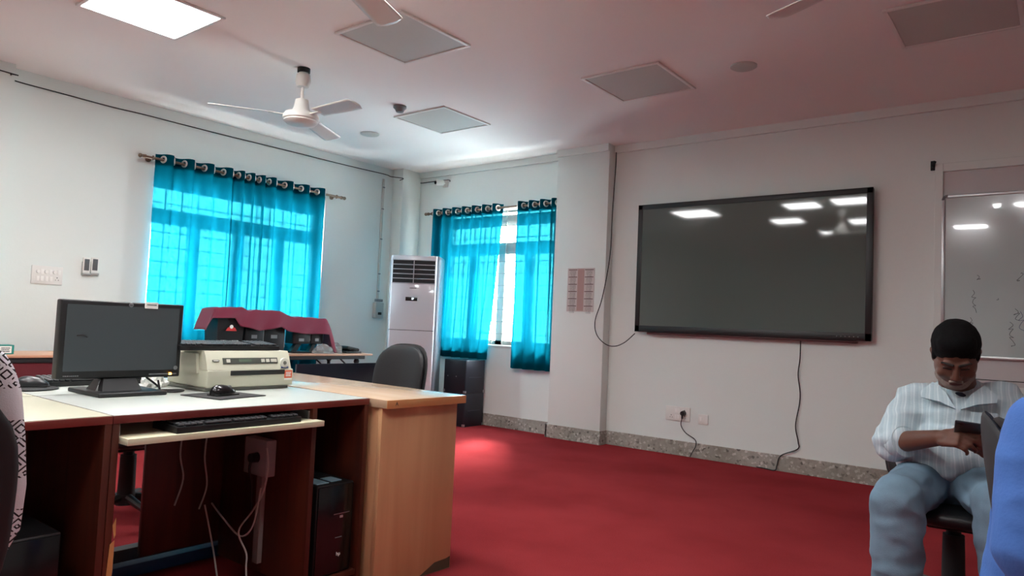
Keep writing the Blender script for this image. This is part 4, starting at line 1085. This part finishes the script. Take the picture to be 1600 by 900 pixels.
# the man at the whiteboard: local frame, x = his left seen on the right, y = away from the camera
_e1 = V((cos(YAW), sin(YAW), 0)); _e2 = V((-sin(YAW), cos(YAW), 0))
mo = dp(1490, 745, 2.82); mo.z = 0
man = thing('person', 'seated man in a light striped shirt and jeans looking down at his phone', 'person', mo, YAW - R(32))
MI = Matrix.Translation(mo) @ Matrix.Rotation(YAW - R(32), 4, 'Z'); MI.invert()
def L3(px, py, dep):                           # local y = dep - 2.82
    o_ = MI @ EYE; d_ = MI.to_3x3() @ ray(px, py); t_ = (dep - 2.82 - o_.y) / d_.y; return o_ + d_ * t_
pel = L3(1484, 742, 2.84); bel = L3(1486, 705, 2.76); che = L3(1492, 655, 2.80); nkb = L3(1497, 612, 2.80)
shR = L3(1430, 628, 2.80); shL = L3(1565, 628, 2.84)
elR = L3(1394, 692, 2.66); wrR = L3(1466, 684, 2.47); elL = L3(1606, 706, 2.72); wrL = L3(1549, 709, 2.52)
hc_ = L3(1493, 554, 2.66); hd = Matrix.Rotation(0, 3, 'X')
hipR = L3(1452, 745, 2.82); knR = L3(1402, 782, 2.40); hipL = L3(1516, 748, 2.84); knL = L3(1566, 792, 2.45)
anR = V((knR.x + .0, knR.y + .03, .10)); anL = V((knL.x + .03, knL.y + .08, .10))
HR = frame((.02, -.60, .80), (.03, -.80, -.60))
SK = skin_mat('dark_skin', srgb(98, 66, 54), None)
b = MB()
head_shape(b, hc_, HR, 1.0, 1.08)
b.cap(hc_ + HR @ V((0, .02, -.06)), nkb, .060, .068)
b.cap(nkb, che, .075, .12); b.ell(che, (.15, .10, .12)); b.ell(bel, (.15, .12, .11)); b.ell(pel, (.16, .12, .10))
for sh, el, wr in ((shR, elR, wrR), (shL, elL, wrL)):
    b.cap(nkb + V((0, 0, -.03)), sh, .06, .055); b.cap(sh, el, .052, .042); b.cap(el, wr, .045, .029)
for hp2, kn, an in ((hipR, knR, anR), (hipL, knL, anL)):
    b.cap(hp2, kn, .075, .055); b.cap(kn, an, .050, .036); b.cap(an, an + V((0, .02, -.04)), .036, .035)
    b.cap(an + V((0, .02, -.06)), an + V((0, -.13, -.065)), .034, .028)
ph = L3(1512, 672, 2.40)                       # phone centre
hdirR = (L3(1500, 684, 2.41) - wrR).normalized()
tR = hand(b, wrR, hdirR, V((.25, .75, -.6)), 1, [.55, .75, .8, .85], .98, .5)
hdirL = (L3(1510, 693, 2.42) - wrL).normalized()
tL = hand(b, wrL, hdirL, V((.0, .1, .95)), 1, [.35, .4, .4, .42], .98, .6)
body = remeshed(b, 'body', SK, man, .0048, 3)
# hair cap
b = MB()
b.ell(hc_ + HR @ V((0, .017, .046)), (.083, .100, .085), HR.to_4x4(), 32, 24)
b.ell(hc_ + HR @ V((0, .050, -.004)), (.074, .066, .07), HR.to_4x4(), 32, 24)
b.ell(hc_ + HR @ V((0, -.030, .078)), (.066, .052, .044), HR.to_4x4(), 32, 24)
for sx in (-1, 1): b.ell(hc_ + HR @ V((sx * .070, -.01, .012)), (.010, .022, .03), HR.to_4x4(), 16, 12)
HAIR = mat('black_hair', srgb(9, 9, 10), .85, spec=.15, bump=.3, bump_s=180)
remeshed(b, 'hair', HAIR, man, .006, 2, lambda co: .0015 * noise.noise(co * 60))
# brows, beard, lips
DK = mat('dark_brow', srgb(28, 20, 18), .8)
for sx in (-1, 1):
    MB().cap(hc_ + HR @ V((sx * .012, -.0955, .020)), hc_ + HR @ V((sx * .046, -.083, .023)), .0055, .004).build('eyebrow', DK, man)
    MB().cap(hc_ + HR @ V((sx * .017, -.089, -.003)), hc_ + HR @ V((sx * .041, -.083, -.003)), .0028, .0022).build('eyelash', DK, man)
MB().ell(hc_ + HR @ V((0, -.0975, -.0655)), (.022, .004, .0085), HR.to_4x4()).build('lips', mat('lip', srgb(82, 46, 44), .5), man)
b = MB()
b.ell(hc_ + HR @ V((0, -.046, -.088)), (.052, .044, .034), HR.to_4x4()).ell(hc_ + HR @ V((0, -.022, -.078)), (.069, .058, .036), HR.to_4x4())
remeshed(b, 'beard', mat('grey_stubble', srgb(128, 116, 108), .9, noise_s=140, noise_a=.4), man, .005, 2)
MB().cap(hc_ + HR @ V((-.018, -.100, -.053)), hc_ + HR @ V((.018, -.100, -.053)), .0055, .0055).build('moustache', mat('grey_stubble', srgb(128, 116, 108), .9), man)
# undershirt at the collar
MB().ell(nkb + V((0, -.084, -.022)), (.034, .024, .026)).build('undershirt', mat('navy_knit', srgb(30, 38, 56), .9), man)
# shirt
SH = shirt_mat(); b = MB()
b.cap(nkb + V((0, .01, -.03)), che, .10, .14); b.ell(che + V((0, 0, -.01)), (.185, .125, .14)); b.ell(bel, (.195, .155, .13)); b.ell((bel + pel) / 2, (.19, .15, .11))
b.ell(pel + V((0, 0, .0)), (.185, .14, .075))
for s_, sh, el, wr in ((-1, shR, elR, wrR), (1, shL, elL, wrL)):
    b.cap(nkb + V((s_ * .03, .01, -.045)), sh, .070, .072); b.cap(sh, el, .075, .066); b.cap(el, el + (wr - el) * .16, .067, .062)
SHO = remeshed(b, 'shirt', SH, man, .0075, 6, cloth_disp(2, .011))
for s_, el, wr in ((-1, elR, wrR), (1, elL, wrL)):
    d_ = (wr - el).normalized(); c_ = el + (wr - el) * .24; q_ = d_.to_track_quat('Z', 'Y').to_matrix().to_4x4(); q_.translation = c_
    MB().lathe([(.049, -.028), (.060, -.030), (.062, -.005), (.059, .018), (.050, .020)], n=28, M=q_).build('cuff', SH, SHO)
# collar flaps, placket, buttons, pocket
def flap(sx):
    base = nkb + V((0, -.01, 0))
    P = [base + V((sx * .008, -.126, -.060)), base + V((sx * .042, -.112, .0)), base + V((sx * .085, -.058, .034)), base + V((sx * .126, -.090, -.004)), base + V((sx * .122, -.116, -.026)), base + V((sx * .060, -.137, -.036))]
    return MB().prism(P, (0, -.006, .002))
for sx in (-1, 1): flap(sx).build('collar', SH, SHO)
cf = che + V((0, -.128, 0))
for k, (z, yoff) in enumerate(((.045, .016), (-.02, .0), (-.08, -.022))):
    c_ = cf + V((-.004, yoff - .012, z)); MB().cyl(c_, c_ + V((0, -.006, 0)), .007, n=12).build('button', PAPER, SHO)
c_ = che + V((.095, -.118, .0)); MB().box(-.045, .045, -.002, .002, -.055, .045, .0015, M=Matrix.Translation(c_) @ Matrix.Rotation(R(18), 4, 'Z') @ Matrix.Rotation(R(-8), 4, 'X')).build('pocket', SH, SHO)
# jeans
DEN = denim(); b = MB()
b.ell(pel + V((0, -.02, -.03)), (.195, .15, .10)); b.cap(hipR, hipL, .10, .10)
for hp2, kn, an in ((hipR, knR, anR), (hipL, knL, anL)):
    b.cap(hp2, kn, .102, .080); b.cap(kn, kn + (an - kn) * .5, .088, .082); b.cap(kn + (an - kn) * .5, an + V((0, 0, .0)), .082, .070)
remeshed(b, 'jeans', DEN, man, .0075, 5, cloth_disp(5, .010))
for an in (anR, anL):
    b = MB(); b.cap(an + V((0, .03, -.055)), an + V((0, -.13, -.060)), .042, .036); b.box(an.x - .042, an.x + .042, an.y - .17, an.y + .06, 0, .02, .006)
    remeshed(b, 'shoe', BLACKM, man, .007, 3)
# rings
for p_ in (tL[2], tL[3], tR[1]): MB().torus(p_ + V((.012, 0, -.004)), V((1, .1, .2)), .0098, .002, 16, 6).build('ring', mat('gold', srgb(210, 180, 120), .25, metal=1), man)
# phone
pt = thing('mobile_phone', 'dark smartphone held by the seated man', 'phone', MI.inverted() @ ph, YAW - R(32))
Mp = Matrix.Rotation(R(4), 4, 'Y') @ Matrix.Rotation(R(63), 4, 'X')
MB().box(-.040, .040, -.004, .004, -.070, .070, .004, 3, M=Mp).build('case', mat('phone_case', srgb(34, 44, 52), .35), pt)
MB().cyl(Mp @ V((-.022, -.004, .05)), Mp @ V((-.022, -.0055, .05)), .008, n=14).build('lens', GLOSSB, pt)
MB().box(-.036, .036, .004, .0045, -.065, .065, M=Mp).build('screen', GLOSSB, pt)

# his chair
mc = MI.inverted() @ V((pel.x + .015, pel.y - .03, 0))
chM = chair('black office chair the man with the phone is sitting on', (mc.x, mc.y, 0), YAW + R(148), seat=.46, back_c=.60, back_h=.36, back_w=.50, tilt=10)

# person in blue at the right edge
bo = dp(1715, 900, 1.25); bo.z = 0
pb = thing('person', 'person in a bright blue shirt, cut off by the right edge', 'person', bo, 0)
MJ = Matrix.Translation(bo); MJ.invert()
def B3(px, py, dep): return MJ @ dp(px, py, dep)
BLUE = mat('blue_cotton', srgb(62, 106, 176), .85, bump=.1, bump_s=150, noise_s=4, noise_a=.10)
SK2 = skin_mat('brown_skin', srgb(140, 98, 78), None)
shN = B3(1632, 676, 1.26); elN = B3(1624, 868, 1.22); wrN = B3(1700, 935, 1.16)
ps = V((shN.x + .02, shN.y + .17, .50)); pc = V((shN.x + .05, shN.y + .19, shN.z - .12)); pn = V((shN.x + .07, shN.y + .19, shN.z + .06)); shF = V((shN.x + .02, shN.y + .38, shN.z))
elF = V((shF.x + .06, shF.y + .02, shF.z - .27)); wrF = V((elF.x + .22, elF.y - .08, elF.z - .02)); hp_c = pn + V((.04, 0, .16))
hN, hF = ps + V((0, -.09, -.02)), ps + V((0, .09, -.02)); kN, kF = hN + V((.42, -.02, .02)), hF + V((.42, .02, .02)); aN, aF = V((kN.x + .02, kN.y, .10)), V((kF.x + .02, kF.y, .10))
HB = frame((.15, 0, 1), (1, 0, -.2))
b = MB(); head_shape(b, hp_c, HB, 1.0); b.cap(hp_c + HB @ V((0, .02, -.06)), pn, .052, .058)
b.cap(pn, pc, .07, .10); b.ell(pc, (.09, .14, .12)); b.ell(ps, (.11, .15, .10))
for sh, el, wr in ((shN, elN, wrN), (shF, elF, wrF)): b.cap(pn - V((0, 0, .04)), sh, .05, .048); b.cap(sh, el, .046, .038); b.cap(el, wr, .038, .026)
hand(b, wrN, (wrN - elN) + V((.05, 0, 0)), V((0, .3, -1)), 1, .25); hand(b, wrF, (wrF - elF), V((0, .0, -1)), -1, .25)
for h_, k2, a2 in ((hN, kN, aN), (hF, kF, aF)): b.cap(h_, k2, .07, .052); b.cap(k2, a2, .048, .034); b.cap(a2 + V((-.02, 0, -.06)), a2 + V((.13, 0, -.065)), .034, .027)
remeshed(b, 'body', SK2, pb, .006, 3)
b = MB(); b.cap(pn - V((0, 0, .04)), pc, .085, .125); b.ell(pc, (.125, .175, .15)); b.cap(pc, ps, .13, .14); b.ell(ps, (.14, .175, .12))
for sh, el in ((shN, elN), (shF, elF)): b.cap(pn - V((0, 0, .05)), sh, .064, .064); b.cap(sh, sh + (el - sh) * .96, .066, .070)
remeshed(b, 'shirt', BLUE, pb, .0075, 6, cloth_disp(8, .005))
b = MB(); b.ell(ps + V((0, 0, -.04)), (.135, .17, .09))
for h_, k2, a2 in ((hN, kN, aN), (hF, kF, aF)): b.cap(h_, k2, .088, .068); b.cap(k2, a2, .066, .055)
remeshed(b, 'trousers', mat('dark_trousers', srgb(44, 46, 56), .85), pb, .0085, 4)
b = MB(); b.ell(hp_c + HB @ V((0, .022, .045)), (.083, .100, .088), HB.to_4x4()).ell(hp_c + HB @ V((0, .055, -.01)), (.072, .062, .07), HB.to_4x4())
remeshed(b, 'hair', HAIR, pb, .007, 2)
for a2 in (aN, aF):
    b = MB(); b.cap(a2 + V((-.03, 0, -.055)), a2 + V((.13, 0, -.060)), .042, .036); remeshed(b, 'shoe', BLACKM, pb, .008, 3)
bc2 = MJ.inverted() @ V((ps.x + .167, ps.y + .02, 0))
chR = dup(chA, (bc2.x, bc2.y, 0), R(-90) + R(6), 'black office chair under the person in blue, its back beside the seated man')
